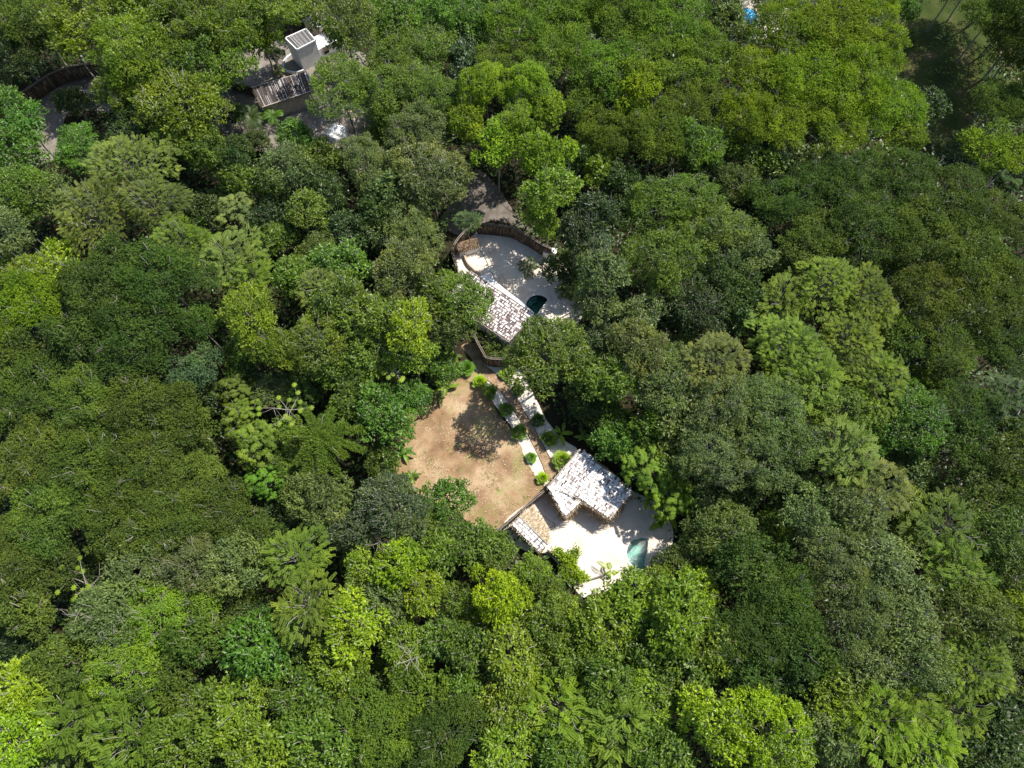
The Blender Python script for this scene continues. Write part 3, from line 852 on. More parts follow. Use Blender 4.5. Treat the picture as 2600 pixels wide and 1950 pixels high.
def litter():
    rg = np.random.default_rng(4); mb = MB()
    poly = [z2(*p) for p in ((690, 300), (300, 520), (90, 800), (120, 1050), (330, 1200), (700, 1450), (960, 1470), (1280, 1190), (1000, 720), (780, 400))]
    P = rg.uniform((980, 900), (1400, 1340), (9000, 2)); P = P[inside(P, poly)]
    W = np.array([at(*p, .02) for p in P]); d = (W[:, 0]*.13+W[:, 1]*.21); keep = rg.random(len(W)) < .35+.3*np.sin(d*5)+.2*np.sin(W[:, 0]*.7)*np.cos(W[:, 1]*.9)
    W = W[keep]; m = len(W); W[:, 2] += rg.uniform(0, .03, m)
    blades(mb, W, unit(rg.normal(0, 1, (m, 3))*[1, 1, .1]), unit(rg.normal(0, .3, (m, 3))+UP), rg.uniform(.10, .42, m), rg.uniform(.04, .10, m), rg.uniform(0, 1, m), .1)
    tag(mb.build('leaf_litter', M['straw']), 'dry leaves and twigs strewn over the bare yard', 'leaf litter', kind='stuff')
    mb = MB(); P = np.concatenate([rg.uniform((1210, 900), (1420, 1230), (9000, 2))]); poly = [z2(*p) for p in ((740, 230), (800, 330), (930, 560), (1150, 1000), (1300, 1180), (1400, 1100), (1560, 930), (1300, 560), (1150, 300), (860, 240))]
    P = P[inside(P, poly)][:1500]; W = np.array([at(*p, .03) for p in P]); m = len(W)
    blades(mb, W, unit(rg.normal(0, 1, (m, 3))*[1, 1, .1]), unit(rg.normal(0, .3, (m, 3))+UP), rg.uniform(.06, .2, m), rg.uniform(.03, .07, m), rg.uniform(0, .8, m), .1)
    tag(mb.build('fallen_leaves', M['dark_thatch']), 'small brown leaves fallen over the sand beds and path', 'fallen leaves', kind='stuff')
litter()
def tufts():
    rg = np.random.default_rng(14); mb = MB(); poly = [z2(*p) for p in ((690, 300), (300, 520), (70, 800), (80, 1050), (300, 1240), (700, 1450), (960, 1470), (1280, 1190), (1000, 720), (780, 400))]
    P = rg.uniform((980, 900), (1400, 1340), (1500, 2)); P = P[inside(P, poly)]; W = np.array([at(*p, 0) for p in P]); f = np.sin(W[:, 0]*.8+1)*np.cos(W[:, 1]*.6+.4)+.5*np.sin(W[:, 0]*1.9+W[:, 1]*1.3); W = W[f > .25]; k = 9
    B = np.repeat(W, k, 0)+rg.normal(0, .10, (len(W)*k, 3))*[1, 1, 0]; m = len(B)
    blades(mb, B, unit(rg.normal(0, .7, (m, 3))*[1, 1, 0]+UP*.5), unit(rg.normal(0, 1, (m, 3))+UP), rg.uniform(.10, .28, m), .045, rg.uniform(.2, 1, m))
    o = mb.build('grass_tufts', M['leaf_matt']); o.color = (.20, .25, .06, 1); tag(o, 'sparse dry grass tufts on the bare yard', 'grass', kind='stuff')
    mb = MB(); P = rg.uniform((1300, 1230), (1700, 1500), (2600, 2)); W = np.array([at(*p, .03) for p in P[:420]]); Q = np.array([at(*p, .03) for p in rg.uniform((1170, 600), (1400, 800), (350, 2))]); W = np.concatenate([W, Q]); m = len(W)
    blades(mb, W, unit(rg.normal(0, 1, (m, 3))*[1, 1, .1]), unit(rg.normal(0, .3, (m, 3))+UP), rg.uniform(.07, .22, m), rg.uniform(.03, .08, m), rg.uniform(0, .9, m), .1)
    tag(mb.build('fallen_leaves', M['thatch']), 'scattered dry leaves on the pale courtyard floors', 'fallen leaves', kind='stuff')
tufts()

# ------------------------------------------------------------------ thatch, tiles, fences, buildings
def thatch_line(mb, P, z0, z1, rg, lean=.12, dens=22, w=.07, off=0.0, over=.25, both=True, flare=.16):
    """upright straw along a plan line"""
    P = np.asarray(P, float)[:, :2]; s = np.concatenate([[0], np.cumsum(np.linalg.norm(np.diff(P, axis=0), axis=1))]); n = int(s[-1]*dens)
    for sg in ((-1, 1) if both else (1,)):
        q = rg.uniform(0, s[-1], n); x = np.interp(q, s, P[:, 0]); y = np.interp(q, s, P[:, 1])
        dx = np.interp(q+.05, s, P[:, 0])-np.interp(q-.05, s, P[:, 0]); dy = np.interp(q+.05, s, P[:, 1])-np.interp(q-.05, s, P[:, 1])
        t = unit(np.column_stack([dx, dy, dx*0])); nr = np.column_stack([t[:, 1], -t[:, 0], t[:, 0]*0])*sg
        top = rg.random(n) < .55; zt = np.where(top, z1+rg.uniform(-.1, over, n), rg.uniform(z0+.5*(z1-z0), z1, n)); ln = rg.uniform(.6, 1.0, n)*(z1-z0)*.75
        base = np.column_stack([x, y, zt])+nr*(off+rg.uniform(.03, .16, n))[:, None]
        d = unit(-UP+t*rg.normal(0, lean, (n, 1))+nr*rg.uniform(.0, flare, (n, 1)))
        ln = np.minimum(ln, (zt-z0)/np.abs(d[:, 2]))
        blades(mb, base, d, nr, ln, w*rg.uniform(.6, 1.5, n), rg.uniform(0, 1, n)**1.3, .02)
def thatch_fence(pts, h, label, m='thatch', zp=0.0, seed=1, group=None, dens=24):
    P = spline(np.array([at(*p, zp)[:2] for p in pts]), 5); c = P[len(P)//2]; Q = P-c
    root = empty('thatched_fence', (*c, 0), label, 'fence', group); rg = np.random.default_rng(seed)
    d = np.gradient(Q, axis=0); d /= np.linalg.norm(d, axis=1)[:, None]; nn = np.column_stack([-d[:, 1], d[:, 0]])
    b = MB(); n = len(Q); V = np.concatenate([np.column_stack([Q+nn*s, np.full(n, z)]) for s, z in ((.05, 0), (.05, h), (-.05, h), (-.05, 0))])
    b.add(V, [(k*n+i, k*n+i+1, (k+1)*n+i+1, (k+1)*n+i) for k in range(3) for i in range(n-1)], .2); b.build('core', M['dark_thatch'], root)
    t = MB(); thatch_line(t, Q, 0, h, rg, dens=dens); t.build('thatch', M[m], root)
    r = MB()
    for s in (.12, -.12): r.tube(np.column_stack([Q+nn*s, np.full(n, h+.03)+rg.normal(0, .02, n)]), .045, 6)
    r.build('rail', M['bark'], root)
    return root
F_UP = [(1401, 632), (1373, 618.5), (1343, 599.5), (1318, 587), (1302.5, 578), (1277, 573), (1242, 569), (1210, 566.6)]
thatch_fence(F_UP, 2.9, 'tall curved thatched fence round the top of the upper courtyard', 'thatch', 2.9, 3)
thatch_fence([(1205, 569), (1183, 585), (1163, 606), (1150, 630), (1151, 652), (1160, 676)], 2.6, 'thatched fence running down the left side of the upper courtyard', 'dark_thatch', 2.6, 4)
thatch_fence([z1(*p) for p in ((400, 1190), (440, 1290), (500, 1400), (535, 1450), (640, 1466), (790, 1458), (960, 1440), (1150, 1380))], 2.9, 'thatched fence bending round the garden below the upper villa', 'thatch', 2.9, 5)
thatch_fence([z3(*p) for p in ((520, 465), (300, 648), (90, 830), (-40, 940))], 2.5, 'straight thatched fence between the brown yard and the lower courtyard', 'thatch', 2.5, 6)
thatch_fence([z3(*p) for p in ((510, 1095), (580, 1140), (640, 1180), (655, 1260), (720, 1370), (830, 1420))], 1.1, 'low curved thatched fence along the bottom left of the lower courtyard', 'dark_thatch', 1.1, 7)
thatch_fence([z5(*p) for p in ((-200, 720), (120, 610), (330, 480), (520, 350), (700, 262), (960, 200), (1150, 190))], 2.8, 'curved thatched wall by the shaded courtyard in the upper left', 'thatch', 2.8, 8)
thatch_fence([z4(*p) for p in ((240, 640), (380, 720), (600, 790))], 2.2, 'dark thatched fence left of the dark cane roof', 'dark_thatch', 2.2, 9)
class Plane:
    def __init__(s, P0, h0, h1):           # height h0 at pixel P0 falling to h1 at pixel P1 (P0, P1 as (pixel, pixel))
        a, b = P0; A, B = at(*a, h0), at(*b, h1); s.A = A[:2]; d = B[:2]-A[:2]; s.g = d*(h1-h0)/(d@d); s.h0 = h0
    def z(s, xy): return s.h0+(np.asarray(xy)[..., :2]-s.A)@s.g
    def pt(s, px, py):
        z = s.h0
        for _ in range(12): p = at(px, py, z); z = float(s.z(p[:2]))
        return np.array([p[0], p[1], z])
def tiled(mb, deck, pl, poly, across, rg, tw=.19, tl=.47, missing=.02, lift=.06, dirt=.12, base=(0, 0), gap=.35, fill=.46):
    """rows of half-round tiles over a sloping outline; across = plan direction along a row"""
    P = np.array(poly)[:, :2]; u = unit(np.asarray(across, float)[:2]); v = np.array([-u[1], u[0]])
    if v@pl.g > 0: v = -v                  # v runs down the slope
    U, Vv = P@u, P@v; us = np.arange(U.min(), U.max(), tw); vs = np.arange(Vv.min(), Vv.max(), tl)
    arc = np.linspace(0, math.pi, 6); w2 = tw*fill
    streak = rg.random(len(us))
    for j, vv in enumerate(vs):
        for i, uu in enumerate(us):
            c = u*(uu+tw/2)+v*(vv+tl/2)
            if not inside([c], P)[0] or rg.random() < missing: continue
            ja = rg.normal(0, .035); l2 = tl*(.40 if rg.random() < gap else .56); q = []
            for e, lf in ((-1, 0), (1, lift*rg.uniform(.4, 1.6))):
                for a in arc:
                    xy = c+v*e*l2*(1+ja*.3)+u*(math.cos(a)*w2+ja*e*.5)-np.asarray(base)
                    q.append((*xy, float(pl.z(c+v*e*l2))+.04+math.sin(a)*w2*.75+lf))
            t = rg.random(); t = rg.uniform(0, .15) if t < dirt*(1+1.5*(streak[i] > .8)) else rg.uniform(.2, 1)
            mb.add(q, [(k, k+1, k+7, k+6) for k in range(5)], t)
    n = len(P); Q = P-np.asarray(base); z = pl.z(P); deck.prism(Q, z-.10, z+.02)
def eaves(root, pts, rg, base, out=.32, m='straw'):
    """ragged straw sticking out all round the roof edge"""
    mb = MB(); P = np.array(pts); c = P.mean(0); n = len(P)
    for i in range(n):
        a, b = P[i], P[(i+1) % n]; k = int(np.linalg.norm(b-a)*26); t = rg.uniform(0, 1, (k, 1)); e = unit(b-a); o = np.array([e[1], -e[0], 0]); mid = (a+b)/2
        if inside([(mid+o*.2)[:2]], P[:, :2])[0]: o = -o
        q = a+(b-a)*t-o*rg.uniform(0, .25, (k, 1))+UP*rg.uniform(-.02, .13, (k, 1))-np.array([*base, 0])
        blades(mb, q, unit(o+rg.normal(0, .35, (k, 3))-UP*.25), UP+rg.normal(0, .2, (k, 3)), rg.uniform(.15, out+.25, k), rg.uniform(.03, .07, k), rg.uniform(0, .9, k), .02)
    mb.build('straw_eaves', M[m], root)
def roof_litter(root, pts, pl, rg, base, n):
    P = np.array(pts)[:, :2]; q = rg.uniform(P.min(0), P.max(0), (n*2, 2)); q = q[inside(q, P)]; m = len(q); W = np.column_stack([q-base, pl.z(q)+.20]); mb = MB()
    blades(mb, W, unit(rg.normal(0, 1, (m, 3))*[1, 1, .05]), UP+rg.normal(0, .2, (m, 3)), rg.uniform(.1, .7, m)**1.5, rg.uniform(.02, .06, m), rg.uniform(0, .6, m), .05); mb.build('dry_twigs', M['thatch'], root)
def ridge_pole(mb, a, b, r, base): mb.tube([np.array(a)-[*base, 0], np.array(b)-[*base, 0]], r, 6)
def poles(root, base, *ab, name='ridge_pole'):
    for a, b, r in ab: m = MB(); ridge_pole(m, a, b, r, base); m.build(name, M['pale_bark'], root)
def wall_block(mb, poly, ztop, inset, base, z0=0.0):
    P = np.array(poly)[:, :2]; c = P.mean(0); P = c+(P-c)*(1-inset); mb.prism(P-np.asarray(base), z0, ztop)
def villa_low():
    rg = np.random.default_rng(21); ap, p2, a_, n1, n2, c_, e_ = [z3(*p) for p in ((845, 80), (515, 460), (693, 770), (850, 622), (815, 572), (1135, 785), (1365, 500))]
    pl = Plane((ap, p2), 3.7, 3.7); pl = Plane((z3(1105, 290), z3(825, 620)), 4.0, 3.3)
    W = {k: pl.pt(*q) for k, q in dict(ap=ap, p2=p2, a=a_, n1=n1, n2=n2, c=c_, e=e_).items()}; base = W['n2'][:2]
    root = empty('courtyard_villa', (*base, 0), 'L-shaped villa with worn white tiled roof at the head of the lower courtyard', 'building')
    main = [W['ap'], W['p2'], W['n2'], W['c'], W['e']]; wing = [W['p2'], W['a'], W['n1'], W['n2']]
    dk = MB(); t1 = MB(); tiled(t1, dk, pl, main, W['c']-W['n2'], rg, base=base, dirt=.17); t1.build('roof', M['white_tile'], root)
    pw = Plane((p2, a_), pl.z(W['p2'])+.10, pl.z(W['p2'])-.12); t2 = MB(); wing_p = [pw.pt(*q) for q in (p2, a_, n1, z3(770, 470))]
    tiled(t2, dk, pw, wing_p, W['n1']-W['a'], rg, base=base, dirt=.08, tl=.55, lift=.05); t2.build('roof', M['white_tile'], root)
    dk.build('roof_deck', M['under_roof'], root)
    eaves(root, [W[k] for k in ('ap', 'p2', 'a', 'n1', 'n2', 'c', 'e')], rg, base); roof_litter(root, main, pl, rg, base, 260)
    poles(root, base, (W['p2']+[0, 0, .14], W['ap']+[0, 0, .14], .09), (W['p2']+[0, 0, .16], W['n2']+[0, 0, .14], .07), (W['c']+[0, 0, .1], W['e']+[0, 0, .1], .08))
    wl = MB(); P = np.array([W[k] for k in ('ap', 'p2', 'a', 'n1', 'n2', 'c', 'e')])[:, :2]; cc = P.mean(0); Q = cc+(P-cc)*.93-base; wl.prism(Q, 0, 2.55); wl.build('wall', M['tan_wall'], root)
    th = MB(); dn = lambda k: W[k][:2]-base
    for s in (('p2', 'a'), ('a', 'n1'), ('n1', 'n2'), ('n2', 'c'), ('c', 'e')):
        A_, B_ = dn(s[0]), dn(s[1]); c0 = cc-base; A_ = c0+(A_-c0)*.99; B_ = c0+(B_-c0)*.99
        thatch_line(th, [A_, B_], .2, 3.2, rg, .18, 34, .07, both=False, over=.05, flare=.5); thatch_line(th, [B_, A_], .2, 3.2, rg, .18, 34, .07, both=False, over=.05, flare=.5)
    th.build('thatch_cladding', M['thatch'], root)
    fr = MB(); thatch_line(fr, [dn('p2'), dn('ap')], 2.6, 3.75, rg, .5, 34, .06, over=.15); fr.build('straw_fringe', M['straw'], root)
    return root
villa_low()
def shed():
    rg = np.random.default_rng(22); R0, R1, L0, L1, T0, T1 = [z3(*p) for p in ((230, 755), (520, 1040), (150, 850), (435, 1120), (372, 655), (505, 895))]
    pl = Plane((R0, L0), 3.0, 2.5); W = [pl.pt(*q) for q in (R0, L0, L1, R1)]; base = W[0][:2]
    root = empty('tiled_shed', (*base, 0), 'small shed with one white tiled slope and one straw slope by the straight fence', 'shed')
    t = MB(); dk = MB(); tiled(t, dk, pl, W, W[3]-W[0], rg, base=base, dirt=.12); t.build('roof', M['white_tile'], root); dk.build('roof_deck', M['under_roof'], root)
    a, b = at(*R0, 3.0)+[0, 0, .06], at(*R1, 3.0)+[0, 0, .06]; c, d = at(*T1, 1.7), at(*T0, 1.7); st = MB()
    Z = np.array([*base, 0]); st.add([a-Z, b-Z, c-Z, d-Z], [(0, 3, 2, 1)], .3)
    n = 2200; u = rg.uniform(0, 1, (n, 1)); v = rg.uniform(0, .9, (n, 1)); p = (a+(b-a)*u)*(1-v)+(d+(c-d)*u)*v-Z+UP*.05
    dr = unit((d-a)+rg.normal(0, .45, (n, 3))*np.linalg.norm(d-a)); blades(st, p, dr, UP+rg.normal(0, .2, (n, 3)), rg.uniform(.3, .9, n), rg.uniform(.03, .11, n), rg.uniform(0, 1, n), .03)
    st.build('straw_slope', M['straw'], root); eaves(root, W, rg, base, .12)
    wl = MB(); P = np.array([W[0], W[1], W[2], W[3]])[:, :2]; P = P.mean(0)+(P-P.mean(0))*.9; wl.prism(P-base, 0, 2.35); wl.build('wall', M['tan_wall'], root)
    for q in (c, d): po = MB(); po.tube([q-Z-[0, 0, 1.7], q-Z], .06); po.build('post', M['wood'], root)
    poles(root, base, (a+[0, 0, .05], b+[0, 0, .05], .07)); poles(root, base, (c, d, .04), name='eaves_pole')
    m = MB(); q = [at(*z3(*k), h) for k, h in (((412, 708), 1.7), ((592, 836), 1.7), ((505, 890), 1.7))]; m.tube([q[0], q[1]], .05); m.tube([q[1], q[2]], .05)
    for k in q[1:2]: m.tube([k*[1, 1, 0], k], .05)
    pass
    o = m.build('pole_frame', M['dark']); tag(o, 'thin dark pole frame beside the straw slope of the small shed', 'pole')
shed()
def villa_up():
    rg = np.random.default_rng(23); A_, B_, C_, D_ = (1194, 689), (1356, 798), (1291, 869), (1129, 760)
    pl = Plane((((A_[0]+B_[0])/2, (A_[1]+B_[1])/2), ((C_[0]+D_[0])/2, (C_[1]+D_[1])/2)), 3.5, 2.8); W = [pl.pt(*q) for q in (A_, B_, C_, D_)]; base = W[1][:2]
    root = empty('tiled_villa', (*base, 0), 'long villa with mottled white tiled roof beside the upper courtyard pool', 'building')
    t = MB(); dk = MB(); tiled(t, dk, pl, W, W[1]-W[0], rg, base=base, dirt=.20, tw=.21, tl=.46, lift=.05, gap=.75, fill=.40); t.build('roof', M['mixed_tile'], root); dk.build('roof_deck', M['under_roof'], root)
    wl = MB(); wall_block(wl, W, 2.75, .08, base); wl.build('wall', M['white_wall'], root)
    pp = MB(); q = [at(*z1(*k), 3.55)[:2]-base for k in ((470, 640), (538, 612), (720, 768), (880, 890), (1012, 1005), (985, 1010), (800, 880))]; pp.prism(q, 0, 3.62); pp.build('parapet', M['white_wall'], root)
    eaves(root, W, rg, base, .15, 'thatch'); roof_litter(root, W, pl, rg, base, 120)
    poles(root, base, (W[0]+[0, 0, .12], W[1]+[0, 0, .12], .07), (W[1]+[0, 0, .12], W[2]+[0, 0, .12], .06), (W[2]+[0, 0, .1], W[3]+[0, 0, .1], .05))
villa_up()
def hut():
    rg = np.random.default_rng(24); f0, f1 = at(*z1(270, 447), 0), at(*z1(468, 390), 0); u = unit(f1-f0); v = np.array([-u[1], u[0], 0]); L = np.linalg.norm(f1-f0); base = f0[:2]
    root = empty('thatched_counter', (*base, 0), 'small white outdoor counter with ragged thatch on top, inside the upper courtyard fence', 'counter', None, math.atan2(u[1], u[0]))
    b = MB(); b.box((L/2, .75, .55), (L/2, .75, .55)); b.build('base', M['white_wall'], root)
    t = MB(); t.prism([(-.1, .25), (L+.05, .25), (L+.05, 1.7), (-.1, 1.7)], 1.1, 1.55)
    n = 900; p = np.column_stack([rg.uniform(-.1, L+.05, n), rg.uniform(.1, 1.7, n), np.full(n, 1.6)]); blades(t, p, unit(rg.normal(0, .5, (n, 3))+[0, -1, -.3]), UP+rg.normal(0, .3, (n, 3)), rg.uniform(.3, .8, n), .06, rg.uniform(0, 1, n), .04)
    t.build('thatch_top', M['thatch'], root)
hut()
def curved_wall():
    P = spline([at(*z1(*k), .6) for k in ((312, 425), (345, 500), (395, 555), (445, 602), (482, 645))], 6); c = P[0]*[1, 1, 0]; Q = P-c
    d = np.gradient(Q, axis=0); nn = unit(np.column_stack([-d[:, 1], d[:, 0]])); m = MB(); n = len(Q); pr = [(-.2, 0), (-.2, .62), (-.12, .74), (.12, .74), (.2, .62), (.2, 0)]
    V = np.concatenate([np.column_stack([Q[:, :2]+nn*s, np.full(n, z)]) for s, z in pr]); m.add(V, [(k*n+i, (k+1)*n+i, (k+1)*n+i+1, k*n+i+1) for k in range(5) for i in range(n-1)])
    o = m.build('curved_wall', M['tan_wall']); o.location = c; tag(o, 'low rounded tan wall curving from the thatched counter to the upper villa', 'wall')
curved_wall()
h = MB(); h.tube(spline([at(*z1(*k), .05) for k in ((462, 375), (500, 420), (540, 500), (560, 560), (598, 620), (612, 660), (610, 700))], 6), .045, 6)
tag(h.build('garden_hose', M['hose']), 'dark teal garden hose lying across the upper courtyard floor', 'hose')
def cabinet():
    c = at(*z1(1165, 440), 0); root = empty('white_cabinet', c, 'small white block with dark opening at the right end of the curved fence', 'cabinet', None, R_(-8))
    b = MB(); b.box((0, 0, .8), (1.0, .5, .8)); b.box((0, 0, 1.64), (1.08, .58, .05)); b.build('body', M['white_wall'], root)
    d = MB(); A = np.linspace(0, math.pi, 9); d.add([(x*.3+.45, -.515, z) for x, z in [(-1, .2), (1, .2)]+[(math.cos(a), 1.0+.3*math.sin(a)) for a in A]], np.zeros((0, 4), int), np.zeros(0)); d.ng = [list(range(11))]; d.build('opening', M['dark'], root)
cabinet()
def tower():
    hB = at(*z4(1190, 610), 0); best = min(np.arange(3, 12, .1), key=lambda hh: np.linalg.norm(at(*z4(1115, 390), hh)[:2]-hB[:2])); H = float(best)
    rf_ = [at(*z4(*p), H) for p in ((985, 262), (1215, 160), (1318, 284), (1115, 390))]; base = rf_[3][:2]; rg = np.random.default_rng(25)
    root = empty('white_tower_house', (*base, 0), 'tall white plastered house with a slatted cane roof in the upper left', 'building')
    r1, r2, r3, r4 = [p[:2]-base for p in rf_]; u = unit(r3-r4)
    w_ = MB(); w_.prism([r4, r3, r2, r1], 0, H+.15); w_.prism([r4+u*.1+(r1-r4)*.12, r4+u*9.5+(r1-r4)*.12, r4+u*9.5+(r1-r4), r4+u*.1+(r1-r4)], 0, H*.5); w_.build('wall', M['white_wall'], root)
    s = MB(); a, b, c, d = [np.array([*k, H+.22]) for k in (r4, r3, r2, r1)]
    n = 40
    for i in range(n):
        q = (i+.5)/n; s.tube([a+(b-a)*q+(d-a)*.04, d+(c-d)*q-(d-a)*.04+UP*.1], .045, 6, float(rg.random()))
    s.build('cane_roof', M['white_cane'], root)
    pr = MB()
    for p, q in ((a, b), (b, c), (c, d), (d, a)):
        m = (p+q)/2; e = q-p; L = np.linalg.norm(e); e = e/L; pr.box(m+UP*.0, (L/2+.08, .10, .14), e, np.cross(UP, e), UP)
    pr.build('parapet', M['white_wall'], root)
    th = MB(); wc = r4+u*4.6; thatch_line(th, [wc+(r1-r4)*.08, wc+u*1.3+(r1-r4)*.08], H*.3, H*.48, rg, .5, 60, .07); wd = MB(); wd.box((*(wc+u*.65+(r1-r4)*.11), H*.3), (.5, .06, .6), (*u, 0), (-u[1], u[0], 0)); wn = wd.build('window', M['dark'], root); th.build('awning', M['straw'], wn)
tower()
def cane_house():
    rg = np.random.default_rng(26); q = [z4(*p) for p in ((612, 800), (1230, 615), (1300, 830), (720, 1020))]; pl = Plane((z4(920, 705), z4(990, 930)), 3.8, 3.2)
    W = [pl.pt(*k) for k in q]; base = W[3][:2]; root = empty('cane_roofed_house', (*base, 0), 'house with dark weathered cane roof and straw fringe in the upper left', 'building')
    s = MB(); n = 72
    for i in range(n):
        t = (i+.5)/n; a = W[0]+(W[1]-W[0])*t; b = W[3]+(W[2]-W[3])*t; m1 = a+(b-a)*rg.uniform(.4, .6)
        for (p0, p1) in ((a, m1), (m1, b)): s.tube([p0-[*base, -.08], p1-[*base, -.05]], .05, 5, float(np.clip(rg.random()*(1 if rg.random() < .8 else 1.3), 0, 1)))
    s.build('cane_roof', M['cane'], root); dk = MB(); dk.prism(np.array(W)[:, :2]-base, np.array([w[2] for w in W])-.1, np.array([w[2] for w in W])-.02); dk.build('roof_deck', M['under_roof'], root)
    f = MB(); D = [w[:2]-base for w in W]; thatch_line(f, [D[0], D[3]], 2.6, 3.7, rg, .4, 50, .06, over=.05); f.build('straw_fringe', M['straw'], root)
    f = MB(); thatch_line(f, [D[3], D[2]], 2.3, 3.25, rg, .3, 34, .06, over=.05); f.build('straw_fringe', M['straw'], root)
    poles(root, base, (W[3]+[0, 0, .1], W[2]+[0, 0, .1], .09), (W[0]+[0, 0, .1], W[1]+[0, 0, .1], .07))
    wl = MB(); wall_block(wl, W, 3.0, .12, base); wl.build('wall', M['tan_wall'], root)
cane_house()
def far_roof():
    c = at(*z4(1400, 60), 3.5); root = empty('pale_roofed_house', (c[0], c[1], 0), 'pale cane-roofed building half hidden by trees above the white tower house', 'building', None, R_(-25))
    s = MB(); rg = np.random.default_rng(27)
    for i in range(40): s.tube([(-3.4+i*.17, -1.6, 3.4), (-3.4+i*.17, 1.6, 3.7)], .06, 5, float(rg.random()))
    s.build('cane_roof', M['white_cane'], root); b = MB(); b.box((0, 0, 1.6), (3.3, 1.4, 1.6)); b.build('wall', M['tan_wall'], root)
far_roof()
def planter():
    P = spline([at(*z4(*k), 0)[:2] for k in ((1190, 620), (1090, 645), (990, 620), (962, 560), (985, 500), (1060, 440))], 5); c = P[0]; Q = P-c; d = np.gradient(Q, axis=0); nn = unit(np.column_stack([-d[:, 1], d[:, 0]])); m = MB(); n = len(Q)
    pr = [(-.15, 0), (-.15, .5), (.15, .5), (.15, 0)]; V = np.concatenate([np.column_stack([Q+nn*s, np.full(n, z)]) for s, z in pr]); m.add(V, [(k*n+i, (k+1)*n+i, (k+1)*n+i+1, k*n+i+1) for k in range(3) for i in range(n-1)])
    o = m.build('planter_wall', M['white_stone']); o.location = (*c, 0); tag(o, 'low pale curved planter wall at the foot of the white tower house', 'planter')
planter()
def lump(name, pos, r, sq, m, label, cat, seed, rough=.12):
    rg = np.random.default_rng(seed); nu, nv = 20, 11; V = []
    ph = rg.uniform(0, 6, 6)
    for j in range(nv):
        for i in range(nu):
            a, b = i*2*math.pi/nu, j/(nv-1)*math.pi/2; x, y, z = math.cos(a)*math.cos(b), math.sin(a)*math.cos(b), math.sin(b)
            k = 1+rough*(math.sin(3*x*2+ph[0])*math.sin(4*y+ph[1])+.7*math.sin(7*z+5*x+ph[2])*math.sin(9*y+ph[3])); V.append((x*r*k*sq[0], y*r*k*sq[1], z*r*k*sq[2]))
    mb = MB(); mb.add(V, [(j*nu+i, j*nu+(i+1) % nu, (j+1)*nu+(i+1) % nu, (j+1)*nu+i) for j in range(nv-1) for i in range(nu)]); o = mb.build(name, m, None, rough < .08); o.location = pos; return tag(o, label, cat)
lump('white_mound', at(*z4(1560, 1320)), 1.9, (1, .95, .8), M['white_stone'], 'large crumpled white covered mound among trees in the upper left', 'mound', 1)
lump('white_bundle', at(*z4(1650, 1235)), .95, (1.3, .7, .8), M['white_stone'], 'smaller white bundle lying right of the crumpled white mound', 'bundle', 2)
lump('clay_dome', at(*z4(1735, 1180)), 2.3, (1, 1, .7), M['tan_wall'], 'smooth tan dome behind the crumpled white mound', 'dome', 3, .02)
lump('white_boulder', at(*z4(1690, 1010)), .8, (1, .8, .7), M['white_stone'], 'small white boulder above the tan dome', 'boulder', 4)
def bench():
    a, b = at(*z5(780, 470), .5), at(*z5(1150, 540), .5); u = unit(b-a); c = (a+b)/2; m = MB(); L = np.linalg.norm(b-a)/2
    for k in (-.28, 0, .28): m.box((0, k, .45), (L, .12, .04))
    for s in (-1, 1): m.box((s*L*.8, 0, .2), (.08, .3, .21))
    o = m.build('wooden_bench', M['pale_bark']); o.location = (c[0], c[1], 0); o.rotation_euler.z = math.atan2(u[1], u[0]); tag(o, 'long pale plank bench in the shaded courtyard by the curved thatched wall', 'bench')
bench()

# ------------------------------------------------------------------ palms, broad-leaved plants, vines, bare branches
def fan_palm_mesh(rg, n=24):
    mb = MB()
    for i in range(n):
        a = i*2.39996; el = R_(84-76*(i/n)**.8+rg.normal(0, 5)); st = .28+.42*(i/n); ax = np.array([math.cos(a)*math.cos(el), math.sin(a)*math.cos(el), math.sin(el)]); p = ax*st+[0, 0, .35]
        mb.tube([(0, 0, .3), p], [.018, .01], 4, .6)
        side = unit(np.cross(ax, UP)); nr = unit(np.cross(side, ax)); k = 13; ang = np.linspace(-1.15, 1.15, k); d = ax*np.cos(ang)[:, None]+side*np.sin(ang)[:, None]-UP*.18
        blades(mb, np.repeat(p[None], k, 0), d, np.repeat(nr[None], k, 0)+rg.normal(0, .1, (k, 3)), .58*(1-.2*np.abs(ang))*rg.uniform(.85, 1.15), .085, .5+.4*rg.uniform(-1, 1)+rg.normal(0, .12, k), .02)
    return mb
FP = [(655, 240, 66, 'sat', 'shaded lush fan palm beside the top of the path, uppermost on the left'), (755, 350, 58, 'lime', 'bright yellow-green fan palm at the top corner of the brown yard'),
      (842, 437, 62, 'green', 'dark green fan palm just below the bright yellow-green top one, yard side'), (975, 578, 60, 'green', 'dark fan palm halfway down the yard side of the path with shade behind it'),
      (1080, 757, 66, 'green', 'largest dark fan palm in the left sand bed, beside the big tree shadow'), (1175, 962, 46, 'sat', 'small fan palm in the sunlit lower end of the left sand bed'),
      (1265, 1128, 50, 'lime', 'small bright yellow-green fan palm next to the lower villa roof corner'), (962, 285, 48, 'ygreen', 'yellow-green fan palm right of the path, below the bent thatched fence'),
      (1070, 420, 54, 'dark', 'shaded fan palm right of the path under the big round green tree'), (1230, 660, 60, 'deep', 'very dark shaded fan palm in the middle of the right sand bed'),
      (1320, 812, 68, 'green', 'wide dark green fan palm in the lower right sand bed'), (1418, 985, 74, 'ygreen', 'large bright fan palm touching the top edge of the lower villa roof')]
fp0 = None
